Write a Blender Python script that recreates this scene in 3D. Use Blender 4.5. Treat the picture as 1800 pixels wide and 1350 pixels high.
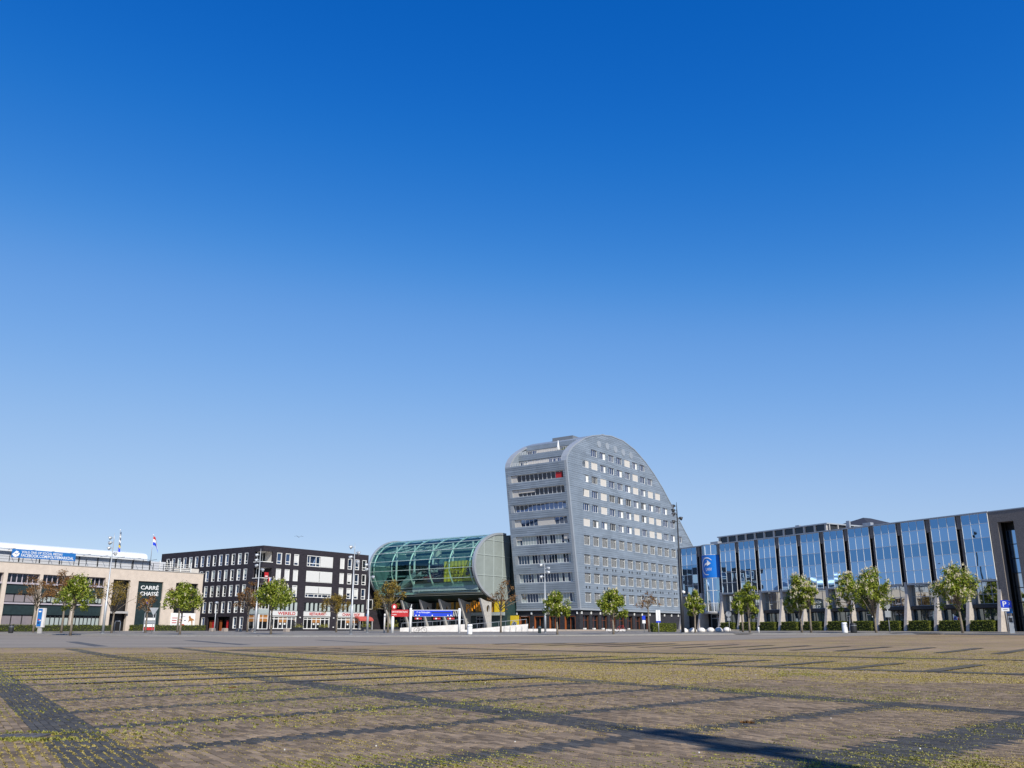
import bpy, bmesh, math, random
from mathutils import Vector, Matrix, noise
rnd = random.Random(11)
RAD = math.radians
for o in list(bpy.data.objects):
    bpy.data.objects.remove(o)
scene = bpy.context.scene
col = scene.collection

# ------------------------------------------------------------------ camera
cam = bpy.data.cameras.new('camera')
cam.lens = 30.92
cam.sensor_width = 36.0
cam.clip_start = 0.1
cam.clip_end = 9000
camo = bpy.data.objects.new('camera', cam)
camo.location = (0, 0, 1.1)
camo.rotation_euler = (RAD(90 + 15.72), 0, 0)
col.objects.link(camo)
scene.camera = camo

# ------------------------------------------------------------------ sky, sun, exposure
SUN_BEARING, SUN_ELEV = 154.0, 40.0
world = bpy.data.worlds.new('World')
scene.world = world
world.use_nodes = True
wn = world.node_tree
wn.nodes.clear()
sky = wn.nodes.new('ShaderNodeTexSky')
sky.sky_type = 'NISHITA'
sky.sun_disc = False
sky.sun_elevation = RAD(SUN_ELEV)
sky.sun_rotation = RAD(SUN_BEARING)
sky.altitude = 0
sky.air_density = 1.0
sky.dust_density = 0.0
sky.ozone_density = 1.0
sc1 = wn.nodes.new('ShaderNodeVectorMath')
sc1.operation = 'SCALE'
sc1.inputs['Scale'].default_value = 0.1
crv = wn.nodes.new('ShaderNodeRGBCurve')          # the photograph's colour grade of the blue sky
GRADE = ([(0, 0), (0.089, 0.004), (0.12, 0.02), (0.202, 0.15), (0.413, 0.37), (0.6, 0.44), (1, 0.70)],
         [(0, 0), (0.144, 0.112), (0.198, 0.181), (0.323, 0.36), (0.597, 0.56), (0.8, 0.62), (1, 0.75)],
         [(0, 0), (0.258, 0.49), (0.342, 0.61), (0.515, 0.77), (0.768, 0.85), (0.86, 0.87), (1, 0.95)])
for ch, pts in enumerate(GRADE):
    c_ = crv.mapping.curves[ch]
    c_.points[0].location = pts[0]
    c_.points[1].location = pts[-1]
    for p_ in pts[1:-1]:
        c_.points.new(*p_)
crv.mapping.update()
sc2 = wn.nodes.new('ShaderNodeVectorMath')
sc2.operation = 'SCALE'
sc2.inputs['Scale'].default_value = 10.0 / 2 ** 0.3
bg = wn.nodes.new('ShaderNodeBackground')
bg.inputs['Strength'].default_value = 0.1
wo = wn.nodes.new('ShaderNodeOutputWorld')
wn.links.new(sky.outputs[0], sc1.inputs[0])
wn.links.new(sc1.outputs[0], crv.inputs['Color'])
wn.links.new(crv.outputs[0], sc2.inputs[0])
wn.links.new(sc2.outputs[0], bg.inputs['Color'])
wn.links.new(bg.outputs[0], wo.inputs['Surface'])

sl = bpy.data.lights.new('sun', 'SUN')
sl.energy = 4.6
sl.angle = RAD(0.53)
sl.color = (1.0, 0.94, 0.83)
so = bpy.data.objects.new('sun', sl)
S = Vector((math.sin(RAD(SUN_BEARING)) * math.cos(RAD(SUN_ELEV)),
            math.cos(RAD(SUN_BEARING)) * math.cos(RAD(SUN_ELEV)), math.sin(RAD(SUN_ELEV))))
so.rotation_euler = S.to_track_quat('Z', 'Y').to_euler()
so.location = S * 60
col.objects.link(so)

scene.view_settings.view_transform = 'Standard'
scene.view_settings.look = 'None'
scene.view_settings.exposure = 0.3
scene.view_settings.gamma = 1.0
scene.view_settings.use_curve_mapping = False
scene.render.engine = 'CYCLES'
scene.cycles.max_bounces = 8
scene.cycles.transparent_max_bounces = 16

# ------------------------------------------------------------------ materials
MATS = {}


def mat(name, c, rough=0.7, metal=0.0, var=0.12, scale=2.0, bump=0.0, bscale=30.0, spec=0.5, island=0.0, stretch=None):
    if name in MATS:
        return MATS[name]
    m = bpy.data.materials.new(name)
    m.use_nodes = True
    nt = m.node_tree
    b = nt.nodes['Principled BSDF']
    b.inputs['Roughness'].default_value = rough
    b.inputs['Metallic'].default_value = metal
    b.inputs['Specular IOR Level'].default_value = spec
    tc = nt.nodes.new('ShaderNodeTexCoord')
    src = tc.outputs['Object']
    if stretch:
        mp = nt.nodes.new('ShaderNodeMapping')
        mp.inputs['Scale'].default_value = stretch
        nt.links.new(src, mp.inputs['Vector'])
        src = mp.outputs[0]
    n = nt.nodes.new('ShaderNodeTexNoise')
    n.inputs['Scale'].default_value = scale
    n.inputs['Detail'].default_value = 6
    n.inputs['Roughness'].default_value = 0.65
    nt.links.new(src, n.inputs['Vector'])
    r = nt.nodes.new('ShaderNodeValToRGB')
    r.color_ramp.elements[0].position = 0.3
    r.color_ramp.elements[1].position = 0.7
    r.color_ramp.elements[0].color = (*[x * (1 - var) for x in c], 1)
    r.color_ramp.elements[1].color = (*[min(1, x * (1 + var)) for x in c], 1)
    nt.links.new(n.outputs['Fac'], r.inputs['Fac'])
    out = r.outputs['Color']
    if island:
        g = nt.nodes.new('ShaderNodeNewGeometry')
        mr = nt.nodes.new('ShaderNodeMapRange')
        mr.inputs['To Min'].default_value = 1 - island
        mr.inputs['To Max'].default_value = 1 + island
        nt.links.new(g.outputs['Random Per Island'], mr.inputs['Value'])
        mx = nt.nodes.new('ShaderNodeMix')
        mx.data_type = 'RGBA'
        mx.blend_type = 'MULTIPLY'
        mx.inputs['Factor'].default_value = 1
        nt.links.new(out, mx.inputs['A'])
        nt.links.new(mr.outputs[0], mx.inputs['B'])
        out = mx.outputs['Result']
    nt.links.new(out, b.inputs['Base Color'])
    if bump:
        n2 = nt.nodes.new('ShaderNodeTexNoise')
        n2.inputs['Scale'].default_value = bscale
        n2.inputs['Detail'].default_value = 4
        nt.links.new(tc.outputs['Object'], n2.inputs['Vector'])
        bp = nt.nodes.new('ShaderNodeBump')
        bp.inputs['Strength'].default_value = bump
        bp.inputs['Distance'].default_value = 0.02
        nt.links.new(n2.outputs['Fac'], bp.inputs['Height'])
        nt.links.new(bp.outputs[0], b.inputs['Normal'])
    MATS[name] = m
    return m


def mirror_glass(name, tint, fac, base, rough=0.015):
    m = bpy.data.materials.new(name)
    m.use_nodes = True
    nt = m.node_tree
    nt.nodes.clear()
    o = nt.nodes.new('ShaderNodeOutputMaterial')
    g = nt.nodes.new('ShaderNodeBsdfGlossy')
    g.inputs['Color'].default_value = (*tint, 1)
    g.inputs['Roughness'].default_value = rough
    d = nt.nodes.new('ShaderNodeBsdfDiffuse')
    d.inputs['Color'].default_value = (*base, 1)
    lw = nt.nodes.new('ShaderNodeLayerWeight')
    lw.inputs['Blend'].default_value = 0.35
    mr = nt.nodes.new('ShaderNodeMapRange')
    mr.inputs['To Min'].default_value = fac
    mr.inputs['To Max'].default_value = min(1.0, fac + 0.35)
    nt.links.new(lw.outputs['Fresnel'], mr.inputs['Value'])
    n = nt.nodes.new('ShaderNodeTexNoise')          # slight waviness of the panes
    n.inputs['Scale'].default_value = 0.45
    n.inputs['Detail'].default_value = 1.0
    tc = nt.nodes.new('ShaderNodeTexCoord')
    nt.links.new(tc.outputs['Object'], n.inputs['Vector'])
    bp = nt.nodes.new('ShaderNodeBump')
    bp.inputs['Strength'].default_value = 0.12
    bp.inputs['Distance'].default_value = 0.05
    nt.links.new(n.outputs['Fac'], bp.inputs['Height'])
    nt.links.new(bp.outputs[0], g.inputs['Normal'])
    mx = nt.nodes.new('ShaderNodeMixShader')
    nt.links.new(mr.outputs[0], mx.inputs[0])
    nt.links.new(d.outputs[0], mx.inputs[1])
    nt.links.new(g.outputs[0], mx.inputs[2])
    nt.links.new(mx.outputs[0], o.inputs['Surface'])
    MATS[name] = m
    return m


def clear_glass(name, tint, gl):
    m = bpy.data.materials.new(name)
    m.use_nodes = True
    nt = m.node_tree
    nt.nodes.clear()
    o = nt.nodes.new('ShaderNodeOutputMaterial')
    t = nt.nodes.new('ShaderNodeBsdfTransparent')
    t.inputs['Color'].default_value = (*tint, 1)
    g = nt.nodes.new('ShaderNodeBsdfGlossy')
    g.inputs['Color'].default_value = (0.75, 0.92, 0.95, 1)
    g.inputs['Roughness'].default_value = 0.03
    lw = nt.nodes.new('ShaderNodeLayerWeight')
    lw.inputs['Blend'].default_value = 0.4
    mr = nt.nodes.new('ShaderNodeMapRange')
    mr.inputs['To Min'].default_value = gl
    mr.inputs['To Max'].default_value = 0.45
    nt.links.new(lw.outputs['Fresnel'], mr.inputs['Value'])
    mx = nt.nodes.new('ShaderNodeMixShader')
    nt.links.new(mr.outputs[0], mx.inputs[0])
    nt.links.new(t.outputs[0], mx.inputs[1])
    nt.links.new(g.outputs[0], mx.inputs[2])
    nt.links.new(mx.outputs[0], o.inputs['Surface'])
    MATS[name] = m
    return m


def leaf_mat(name, c0, c1, trans=0.35):
    m = bpy.data.materials.new(name)
    m.use_nodes = True
    nt = m.node_tree
    nt.nodes.clear()
    o = nt.nodes.new('ShaderNodeOutputMaterial')
    g = nt.nodes.new('ShaderNodeNewGeometry')
    r = nt.nodes.new('ShaderNodeValToRGB')
    r.color_ramp.elements[0].color = (*c0, 1)
    r.color_ramp.elements[1].color = (*c1, 1)
    nt.links.new(g.outputs['Random Per Island'], r.inputs['Fac'])
    d = nt.nodes.new('ShaderNodeBsdfPrincipled')
    d.inputs['Roughness'].default_value = 0.55
    d.inputs['Specular IOR Level'].default_value = 0.3
    t = nt.nodes.new('ShaderNodeBsdfTranslucent')
    nt.links.new(r.outputs[0], d.inputs['Base Color'])
    nt.links.new(r.outputs[0], t.inputs['Color'])
    mx = nt.nodes.new('ShaderNodeMixShader')
    mx.inputs[0].default_value = trans
    nt.links.new(d.outputs[0], mx.inputs[1])
    nt.links.new(t.outputs[0], mx.inputs[2])
    nt.links.new(mx.outputs[0], o.inputs['Surface'])
    MATS[name] = m
    return m


BANG = RAD(122)          # paving courses run along bearing -32 deg (angle from +x)


def brick_mat(name, colors, moss_amt, mortar):
    """far paving: courses as a brick texture turned to the course direction, moss as patches in it"""
    m = bpy.data.materials.new(name)
    m.use_nodes = True
    nt = m.node_tree
    b = nt.nodes['Principled BSDF']
    b.inputs['Roughness'].default_value = 0.85
    b.inputs['Specular IOR Level'].default_value = 0.25
    tc = nt.nodes.new('ShaderNodeTexCoord')
    mp = nt.nodes.new('ShaderNodeMapping')
    mp.inputs['Rotation'].default_value = (0, 0, -BANG)
    nt.links.new(tc.outputs['Object'], mp.inputs['Vector'])
    bt = nt.nodes.new('ShaderNodeTexBrick')
    bt.inputs['Color1'].default_value = (*colors[0], 1)
    bt.inputs['Color2'].default_value = (*colors[1], 1)
    bt.inputs['Mortar'].default_value = (*mortar, 1)
    bt.inputs['Scale'].default_value = 1.0
    bt.inputs['Mortar Size'].default_value = 0.006
    bt.inputs['Brick Width'].default_value = 0.205
    bt.inputs['Row Height'].default_value = 0.083
    nt.links.new(mp.outputs[0], bt.inputs['Vector'])

    def nz(scale, det, vec, st=None):
        n = nt.nodes.new('ShaderNodeTexNoise')
        n.inputs['Scale'].default_value = scale
        n.inputs['Detail'].default_value = det
        n.inputs['Roughness'].default_value = 0.7
        if st:
            q = nt.nodes.new('ShaderNodeMapping')
            q.inputs['Scale'].default_value = st
            nt.links.new(vec, q.inputs['Vector'])
            vec = q.outputs[0]
        nt.links.new(vec, n.inputs['Vector'])
        return n.outputs['Fac']

    def rng(v, a, bb, lo, hi):
        r = nt.nodes.new('ShaderNodeMapRange')
        r.inputs['From Min'].default_value = a
        r.inputs['From Max'].default_value = bb
        r.inputs['To Min'].default_value = lo
        r.inputs['To Max'].default_value = hi
        nt.links.new(v, r.inputs['Value'])
        return r.outputs[0]

    def mix(f, a, c, mode='MIX'):
        x = nt.nodes.new('ShaderNodeMix')
        x.data_type = 'RGBA'
        x.blend_type = mode
        if isinstance(f, float):
            x.inputs['Factor'].default_value = f
        else:
            nt.links.new(f, x.inputs['Factor'])
        nt.links.new(a, x.inputs['A'])
        if isinstance(c, tuple):
            x.inputs['B'].default_value = (*c, 1)
        else:
            nt.links.new(c, x.inputs['B'])
        return x.outputs['Result']

    def mul(a, c):
        q = nt.nodes.new('ShaderNodeMath')
        q.operation = 'MULTIPLY'
        nt.links.new(a, q.inputs[0])
        if isinstance(c, float):
            q.inputs[1].default_value = c
        else:
            nt.links.new(c, q.inputs[1])
        return q.outputs[0]
    big = rng(nz(0.12, 3, mp.outputs[0]), 0.35, 0.65, 0.75, 1.25)
    c = mix(1.0, bt.outputs['Color'], big, 'MULTIPLY')
    fine = rng(nz(9, 3, mp.outputs[0]), 0.3, 0.7, 0.8, 1.2)
    c = mix(1.0, c, fine, 'MULTIPLY')
    patch = rng(nz(0.22, 4, tc.outputs['Object']), 0.38, 0.60, 0.2, 1.0)
    spots = rng(nz(2.6, 5, mp.outputs[0], (0.35, 2.2, 1)), 0.46, 0.57, 0.0, 1.0)
    moss = mul(mul(patch, spots), moss_amt)
    mc = nt.nodes.new('ShaderNodeValToRGB')
    mc.color_ramp.elements[0].color = (0.22, 0.165, 0.05, 1)
    mc.color_ramp.elements[1].color = (0.37, 0.29, 0.09, 1)
    nt.links.new(nz(1.3, 2, tc.outputs['Object']), mc.inputs['Fac'])
    c = mix(moss, c, mc.outputs[0])
    nt.links.new(c, b.inputs['Base Color'])
    bp = nt.nodes.new('ShaderNodeBump')
    bp.inputs['Strength'].default_value = 0.5
    bp.inputs['Distance'].default_value = 0.01
    nt.links.new(nz(16, 4, mp.outputs[0]), bp.inputs['Height'])
    nt.links.new(bp.outputs[0], b.inputs['Normal'])
    MATS[name] = m
    return m


BR = brick_mat('paving_brick_far', [(0.30, 0.205, 0.135), (0.225, 0.16, 0.11)], 0.9, (0.16, 0.12, 0.07))
BRD = brick_mat('paving_dark_far', [(0.075, 0.072, 0.068), (0.055, 0.053, 0.052)], 0.5, (0.06, 0.055, 0.045))
BN = mat('brick_near', (0.186, 0.137, 0.092), 0.85, var=0.22, scale=1.3, bump=0.5, bscale=60, spec=0.2, island=0.4)
BND = mat('brick_near_dark', (0.060, 0.058, 0.056), 0.85, var=0.2, scale=1.5, bump=0.5, bscale=60, spec=0.2, island=0.25)
MOSS = leaf_mat('moss_leaf', (0.23, 0.185, 0.045), (0.41, 0.325, 0.09), 0.15)
MOSSG = leaf_mat('weed_leaf', (0.14, 0.155, 0.025), (0.34, 0.31, 0.065), 0.2)
ASPH = mat('asphalt', (0.228, 0.199, 0.166), 0.9, var=0.22, scale=0.5, bump=0.3, bscale=25, spec=0.25, stretch=(0.12, 1.0, 1.0))
ASPHD = mat('asphalt_patch', (0.085, 0.085, 0.088), 0.9, var=0.2, scale=1.0, spec=0.25)
PAVE = mat('pavement_tile', (0.20, 0.185, 0.165), 0.88, var=0.25, scale=0.6, bump=0.3, bscale=8, spec=0.25)
KERB = mat('kerb_stone', (0.26, 0.25, 0.235), 0.85, var=0.15, scale=2)
WPAINT = mat('white_road_paint', (0.62, 0.61, 0.58), 0.7, var=0.2, scale=3)
ZINC = mat('zinc_panel', (0.245, 0.288, 0.335), 0.5, 0.25, var=0.14, scale=0.3, island=0.13, spec=0.5)
ZINCE = mat('zinc_edge', (0.36, 0.39, 0.42), 0.45, 0.3, var=0.08, scale=0.5)
ZINCB = mat('zinc_core', (0.16, 0.18, 0.205), 0.6, 0.1, var=0.1, scale=1)
WFRAME = mat('white_frame', (0.72, 0.72, 0.70), 0.5, var=0.05, scale=2)
SHUT = mat('roller_blind', (0.54, 0.51, 0.47), 0.75, var=0.06, scale=1.5, stretch=(1, 1, 9))
WGL = mirror_glass('window_glass', (0.35, 0.5, 0.8), 0.22, (0.012, 0.02, 0.04))
WGD = mirror_glass('dark_glass', (0.5, 0.6, 0.75), 0.05, (0.012, 0.013, 0.015))
MGA = mirror_glass('solar_glass', (0.30, 0.48, 0.70), 0.82, (0.03, 0.05, 0.08))
MGB = mirror_glass('solar_glass_spandrel', (0.17, 0.34, 0.55), 0.82, (0.02, 0.04, 0.07))
MGL = mirror_glass('lower_glass', (0.62, 0.68, 0.72), 0.75, (0.012, 0.014, 0.016))
MGG = mirror_glass('ground_glass', (0.45, 0.55, 0.62), 0.35, (0.03, 0.05, 0.06))
GGL = clear_glass('green_barrel_glass', (0.66, 0.88, 0.82), 0.06)
DBRICK = mat('dark_brick', (0.023, 0.019, 0.026), 0.75, var=0.65, scale=1.6, bump=0.35, bscale=14, spec=0.4, stretch=(0.7, 0.7, 5))
DBRICK2 = mat('black_brick', (0.022, 0.021, 0.026), 0.75, var=0.5, scale=1.6, bump=0.3, bscale=14, stretch=(0.7, 0.7, 5))
BEIGE = mat('beige_stone', (0.56, 0.475, 0.40), 0.85, var=0.1, scale=1.2, bump=0.15, bscale=20)
DGREEN = mat('dark_green_panel', (0.012, 0.026, 0.028), 0.5, var=0.3, scale=2)
LILAC = mat('pale_frame', (0.40, 0.36, 0.40), 0.5, var=0.08)
BLINDG = mat('grey_blind', (0.20, 0.175, 0.19), 0.8, var=0.1)
GREYM = mat('grey_metal', (0.33, 0.35, 0.38), 0.45, 0.4, var=0.08)
DARKM = mat('dark_metal', (0.03, 0.032, 0.036), 0.5, 0.3, var=0.15)
POLE = mat('galvanised_pole', (0.40, 0.42, 0.44), 0.45, 0.35, var=0.1)
WHITE = mat('white_paint', (0.78, 0.78, 0.77), 0.6, var=0.06)
WCONC = mat('white_concrete', (0.66, 0.63, 0.60), 0.85, var=0.14, scale=1.5)
CONC = mat('grey_concrete', (0.38, 0.365, 0.35), 0.85, var=0.15, scale=2.5, bump=0.25, bscale=30)
DCONC = mat('brown_concrete', (0.18, 0.158, 0.145), 0.9, var=0.35, scale=9, bump=0.5, bscale=30)
LCONC = mat('fin_concrete', (0.44, 0.395, 0.36), 0.85, var=0.15, scale=3, bump=0.3, bscale=30)
STONE = mat('step_stone', (0.32, 0.27, 0.23), 0.85, var=0.25, scale=2.5)
ORANGE = mat('orange_wood', (0.27, 0.075, 0.02), 0.55, var=0.2, scale=2, stretch=(4, 4, 0.6))
AMBER = mat('amber_blind', (0.34, 0.15, 0.04), 0.7, var=0.15)
RED = mat('red_paint', (0.45, 0.018, 0.022), 0.5, var=0.08)
AWN = mat('red_awning', (0.42, 0.075, 0.06), 0.8, var=0.1)
BLUE = mat('blue_sign', (0.008, 0.045, 0.55), 0.45, var=0.06)
BLUE2 = mat('blue_banner', (0.012, 0.14, 0.42), 0.55, var=0.1, scale=0.6)
BLUE3 = mat('logo_blue', (0.005, 0.17, 0.62), 0.45, var=0.08, scale=0.6)
YEL = mat('yellow_panel', (0.70, 0.50, 0.02), 0.55, var=0.08)
OCHRE = mat('ochre_panel', (0.42, 0.22, 0.03), 0.55, var=0.12)
ORL = mat('orange_letters', (0.72, 0.26, 0.01), 0.5, var=0.06)
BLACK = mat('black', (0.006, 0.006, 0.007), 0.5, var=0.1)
NAVY = mat('navy', (0.008, 0.02, 0.07), 0.5, var=0.1)
TEAL = mat('teal_interior', (0.22, 0.31, 0.30), 0.8, var=0.15)
PGREEN = mat('pale_green_rib', (0.74, 0.80, 0.74), 0.4, 0.2, var=0.06)
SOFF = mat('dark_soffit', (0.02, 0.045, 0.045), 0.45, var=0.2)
FROST = mat('frosted_panel', (0.34, 0.385, 0.375), 0.35, 0.0, var=0.06, scale=0.7)
BARK = mat('bark', (0.20, 0.165, 0.125), 0.9, var=0.3, scale=6, bump=0.5, bscale=20)
LEAFG = leaf_mat('chestnut_leaf', (0.075, 0.14, 0.012), (0.42, 0.45, 0.06), 0.4)
LEAFB = leaf_mat('copper_leaf', (0.11, 0.05, 0.014), (0.30, 0.16, 0.05), 0.25)
LEAFO = leaf_mat('olive_leaf', (0.12, 0.085, 0.014), (0.36, 0.25, 0.045), 0.3)
BLOS = leaf_mat('cream_blossom', (0.62, 0.52, 0.33), (0.80, 0.74, 0.56), 0.3)
HEDGE = leaf_mat('hedge_leaf', (0.05, 0.08, 0.008), (0.22, 0.24, 0.03), 0.3)
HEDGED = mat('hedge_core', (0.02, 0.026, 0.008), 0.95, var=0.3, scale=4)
SKIN = mat('skin', (0.45, 0.27, 0.2), 0.6)
CLOTH = mat('black_cloth', (0.012, 0.012, 0.015), 0.85)
GLASSW = mat('milky_lamp', (0.75, 0.75, 0.73), 0.3)
ROOFD = mat('dark_roof_tile', (0.03, 0.032, 0.04), 0.7, var=0.25, scale=2)
WHITEROOF = mat('white_roof_sheet', (0.74, 0.76, 0.78), 0.4, 0.1, var=0.05)
IRON = mat('cast_iron', (0.10, 0.095, 0.10), 0.85, 0.0, var=0.3, scale=8, spec=0.2)
DWOOD = mat('red_brown_wood', (0.13, 0.042, 0.018), 0.55, var=0.2, scale=2, stretch=(4, 4, 0.6))
DISC = mat('end_disc_panel', (0.245, 0.28, 0.27), 0.4, var=0.08, scale=0.5)
BACKW = mat('hall_back', (0.11, 0.18, 0.19), 0.7, var=0.3, scale=0.6)
BLINDW = mat('white_blind', (0.60, 0.60, 0.59), 0.7, var=0.07, scale=1.5, stretch=(0.5, 0.5, 8))
PENT = mat('penthouse_grey', (0.50, 0.51, 0.54), 0.6, var=0.06)
GRASSY = mat('soil', (0.07, 0.065, 0.03), 0.95, var=0.4, scale=3)

# ------------------------------------------------------------------ helpers
ZW = {}


def rootz(p):
    while p.parent:
        p = p.parent
    return ZW.get(p.name, 0.0)


class MB:
    def __init__(s):
        s.v = []
        s.f = []

    def box(s, x0, x1, y0, y1, z0, z1):
        n = len(s.v)
        if x0 > x1: x0, x1 = x1, x0
        if y0 > y1: y0, y1 = y1, y0
        if z0 > z1: z0, z1 = z1, z0
        s.v += [(x0, y0, z0), (x1, y0, z0), (x1, y1, z0), (x0, y1, z0), (x0, y0, z1), (x1, y0, z1), (x1, y1, z1), (x0, y1, z1)]
        s.f += [(n, n + 3, n + 2, n + 1), (n + 4, n + 5, n + 6, n + 7), (n, n + 1, n + 5, n + 4), (n + 1, n + 2, n + 6, n + 5),
                (n + 2, n + 3, n + 7, n + 6), (n + 3, n, n + 4, n + 7)]
        return s

    def fb(s, face, a0, a1, o0, o1, z0, z1):
        if face == '-y':
            return s.box(a0, a1, -o1, -o0, z0, z1)
        return s.box(-o1, -o0, a0, a1, z0, z1)

    def poly(s, pts):
        n = len(s.v)
        s.v += [tuple(p) for p in pts]
        s.f.append(tuple(range(n, n + len(pts))))
        return s

    def prism(s, pts, axis, t0, t1):
        n = len(s.v)
        k = len(pts)
        for t in (t0, t1):
            for (p, q) in pts:
                s.v.append((p, t, q) if axis == 'y' else (t, p, q) if axis == 'x' else (p, q, t))
        s.f.append(tuple(range(n, n + k)))
        s.f.append(tuple(range(n + 2 * k - 1, n + k - 1, -1)))
        for i in range(k):
            j = (i + 1) % k
            s.f.append((n + i, n + k + i, n + k + j, n + j))
        return s

    def tube(s, pts, r0, r1=None, n=8, cap=True):
        r1 = r0 if r1 is None else r1
        pts = [Vector(p) for p in pts]
        m = len(pts)
        base = len(s.v)
        for i, p in enumerate(pts):
            d = (pts[min(i + 1, m - 1)] - pts[max(i - 1, 0)]).normalized()
            u = d.orthogonal().normalized() if abs(d.z) < 0.99 else Vector((1, 0, 0))
            u = (u - d * u.dot(d)).normalized()
            w = d.cross(u)
            r = r0 + (r1 - r0) * i / max(1, m - 1)
            for k in range(n):
                a = 2 * math.pi * k / n
                s.v.append(tuple(p + u * (r * math.cos(a)) + w * (r * math.sin(a))))
        for i in range(m - 1):
            for k in range(n):
                k2 = (k + 1) % n
                s.f.append((base + i * n + k, base + i * n + k2, base + (i + 1) * n + k2, base + (i + 1) * n + k))
        if cap:
            s.f.append(tuple(base + k for k in reversed(range(n))))
            s.f.append(tuple(base + (m - 1) * n + k for k in range(n)))
        return s

    def lathe(s, prof, cx=0, cy=0, n=16):
        base = len(s.v)
        for (r, z) in prof:
            for k in range(n):
                a = 2 * math.pi * k / n
                s.v.append((cx + r * math.cos(a), cy + r * math.sin(a), z))
        for i in range(len(prof) - 1):
            for k in range(n):
                k2 = (k + 1) % n
                s.f.append((base + i * n + k, base + i * n + k2, base + (i + 1) * n + k2, base + (i + 1) * n + k))
        s.f.append(tuple(base + k for k in reversed(range(n))))
        s.f.append(tuple(base + (len(prof) - 1) * n + k for k in range(n)))
        return s

    def map(s, fn):
        s.v = [fn(*p) for p in s.v]
        return s

    def build(s, name, m, parent=None, smooth=False, kind=None, loc=None):
        dz = rootz(parent) if parent else 0.0
        me = bpy.data.meshes.new(name)
        me.from_pydata([(x, y, z - dz) for (x, y, z) in s.v] if dz else s.v, [], s.f)
        me.materials.append(m)
        if smooth:
            me.polygons.foreach_set('use_smooth', [True] * len(me.polygons))
        me.update()
        o = bpy.data.objects.new(name, me)
        col.objects.link(o)
        if parent:
            o.parent = parent
        if kind:
            o['kind'] = kind
        if loc:
            o.location = loc
        return o


def tag(o, label, cat, group=None, kind=None):
    o['label'] = label
    o['category'] = cat
    if group:
        o['group'] = group
    if kind:
        o['kind'] = kind
    return o


def thing(name, label, cat, loc=(0, 0, 0), rz=0.0, group=None, worldz=False):
    o = bpy.data.objects.new(name, None)
    o.empty_display_size = 0.3
    col.objects.link(o)
    o.location = loc
    o.rotation_euler = (0, 0, rz)
    tag(o, label, cat, group)
    if worldz:
        ZW[o.name] = loc[2]
    return o


def copy_tree(o, parent=None):
    c = o.copy()
    col.objects.link(c)
    c.parent = parent
    for ch in o.children:
        copy_tree(ch, c)
    return c


def text_mesh(body, w, h, ext=0.03):
    cu = bpy.data.curves.new('t', 'FONT')
    cu.body = body
    cu.extrude = ext
    cu.offset = 0.008
    cu.resolution_u = 3
    ob = bpy.data.objects.new('t', cu)
    col.objects.link(ob)
    me = bpy.data.meshes.new_from_object(ob)
    bpy.data.objects.remove(ob)
    bpy.data.curves.remove(cu)
    xs = [v.co.x for v in me.vertices]
    ys = [v.co.y for v in me.vertices]
    x0, x1, y0, y1 = min(xs), max(xs), min(ys), max(ys)
    vs = [((v.co.x - x0) / (x1 - x0) * w, (v.co.y - y0) / (y1 - y0) * h, v.co.z) for v in me.vertices]
    fs = [tuple(p.vertices) for p in me.polygons]
    bpy.data.meshes.remove(me)
    return vs, fs


def text(name, body, w, h, m, parent, fn, ext=0.03):
    """fn maps (tx along reading direction, ty up, tz outward) to parent space"""
    vs, fs = text_mesh(body, w, h, ext)
    b = MB()
    b.v = [tuple(fn(*p)) for p in vs]
    b.f = fs
    return b.build(name, m, parent)


def slabs(a0, a1, z0, z1, ops):
    """rectangles of a wall a0..a1 x z0..z1 minus rectangular openings (oa0,oa1,oz0,oz1)"""
    zs = sorted({z0, z1, *[min(max(o[2], z0), z1) for o in ops], *[min(max(o[3], z0), z1) for o in ops]})
    out = []
    for i in range(len(zs) - 1):
        za, zb = zs[i], zs[i + 1]
        if zb - za < 1e-4:
            continue
        zm = (za + zb) / 2
        cuts = sorted((o[0], o[1]) for o in ops if o[2] < zm < o[3])
        a = a0
        for c0, c1 in cuts:
            if c0 > a:
                out.append((a, min(c0, a1), za, zb))
            a = max(a, c1)
        if a < a1:
            out.append((a, a1, za, zb))
    return out


def wall(name, m, parent, face, a0, a1, z0, z1, ops, o0=-0.3, o1=0.0):
    b = MB()
    for (p, q, r, s_) in slabs(a0, a1, z0, z1, ops):
        b.fb(face, p, q, o0, o1, r, s_)
    return b.build(name, m, parent)


def pieces(name, m, parent, items, key, limit=300, stuff_name=None):
    """items: list of MB; the first `limit` by key become parts, the rest one stuff part"""
    items = sorted(items, key=key)
    for b in items[:limit]:
        b.build(name, m, parent)
    rest = items[limit:]
    if rest:
        r = MB()
        for b in rest:
            n = len(r.v)
            r.v += b.v
            r.f += [tuple(i + n for i in f) for f in b.f]
        r.build(stuff_name or name + 's', m, parent, kind='stuff')


def frame_mb(face, a0, a1, z0, z1, o0, o1, t=0.08, vs=(), hs=(), tm=0.06):
    b = MB()
    b.fb(face, a0, a0 + t, o0, o1, z0, z1).fb(face, a1 - t, a1, o0, o1, z0, z1)
    b.fb(face, a0 + t, a1 - t, o0, o1, z0, z0 + t).fb(face, a0 + t, a1 - t, o0, o1, z1 - t, z1)
    om = (o0 + o1) / 2
    for v in vs:
        b.fb(face, v - tm / 2, v + tm / 2, om - 0.045, om + 0.03, z0 + t, z1 - t)
    for (h, p, q) in hs:
        b.fb(face, p, q, om - 0.04, om + 0.025, h - tm / 2, h + tm / 2)
    return b


# ------------------------------------------------------------------ terrain
def gz(x, y):
    xx = max(x, 0.0)
    s_ = y + 0.6 * xx * xx / (xx + 10)
    t = min(max((s_ - 45) / 105, 0), 1)
    return 1.1 * (0.6 * t + 0.4 * t * t * (3 - 2 * t))


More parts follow.
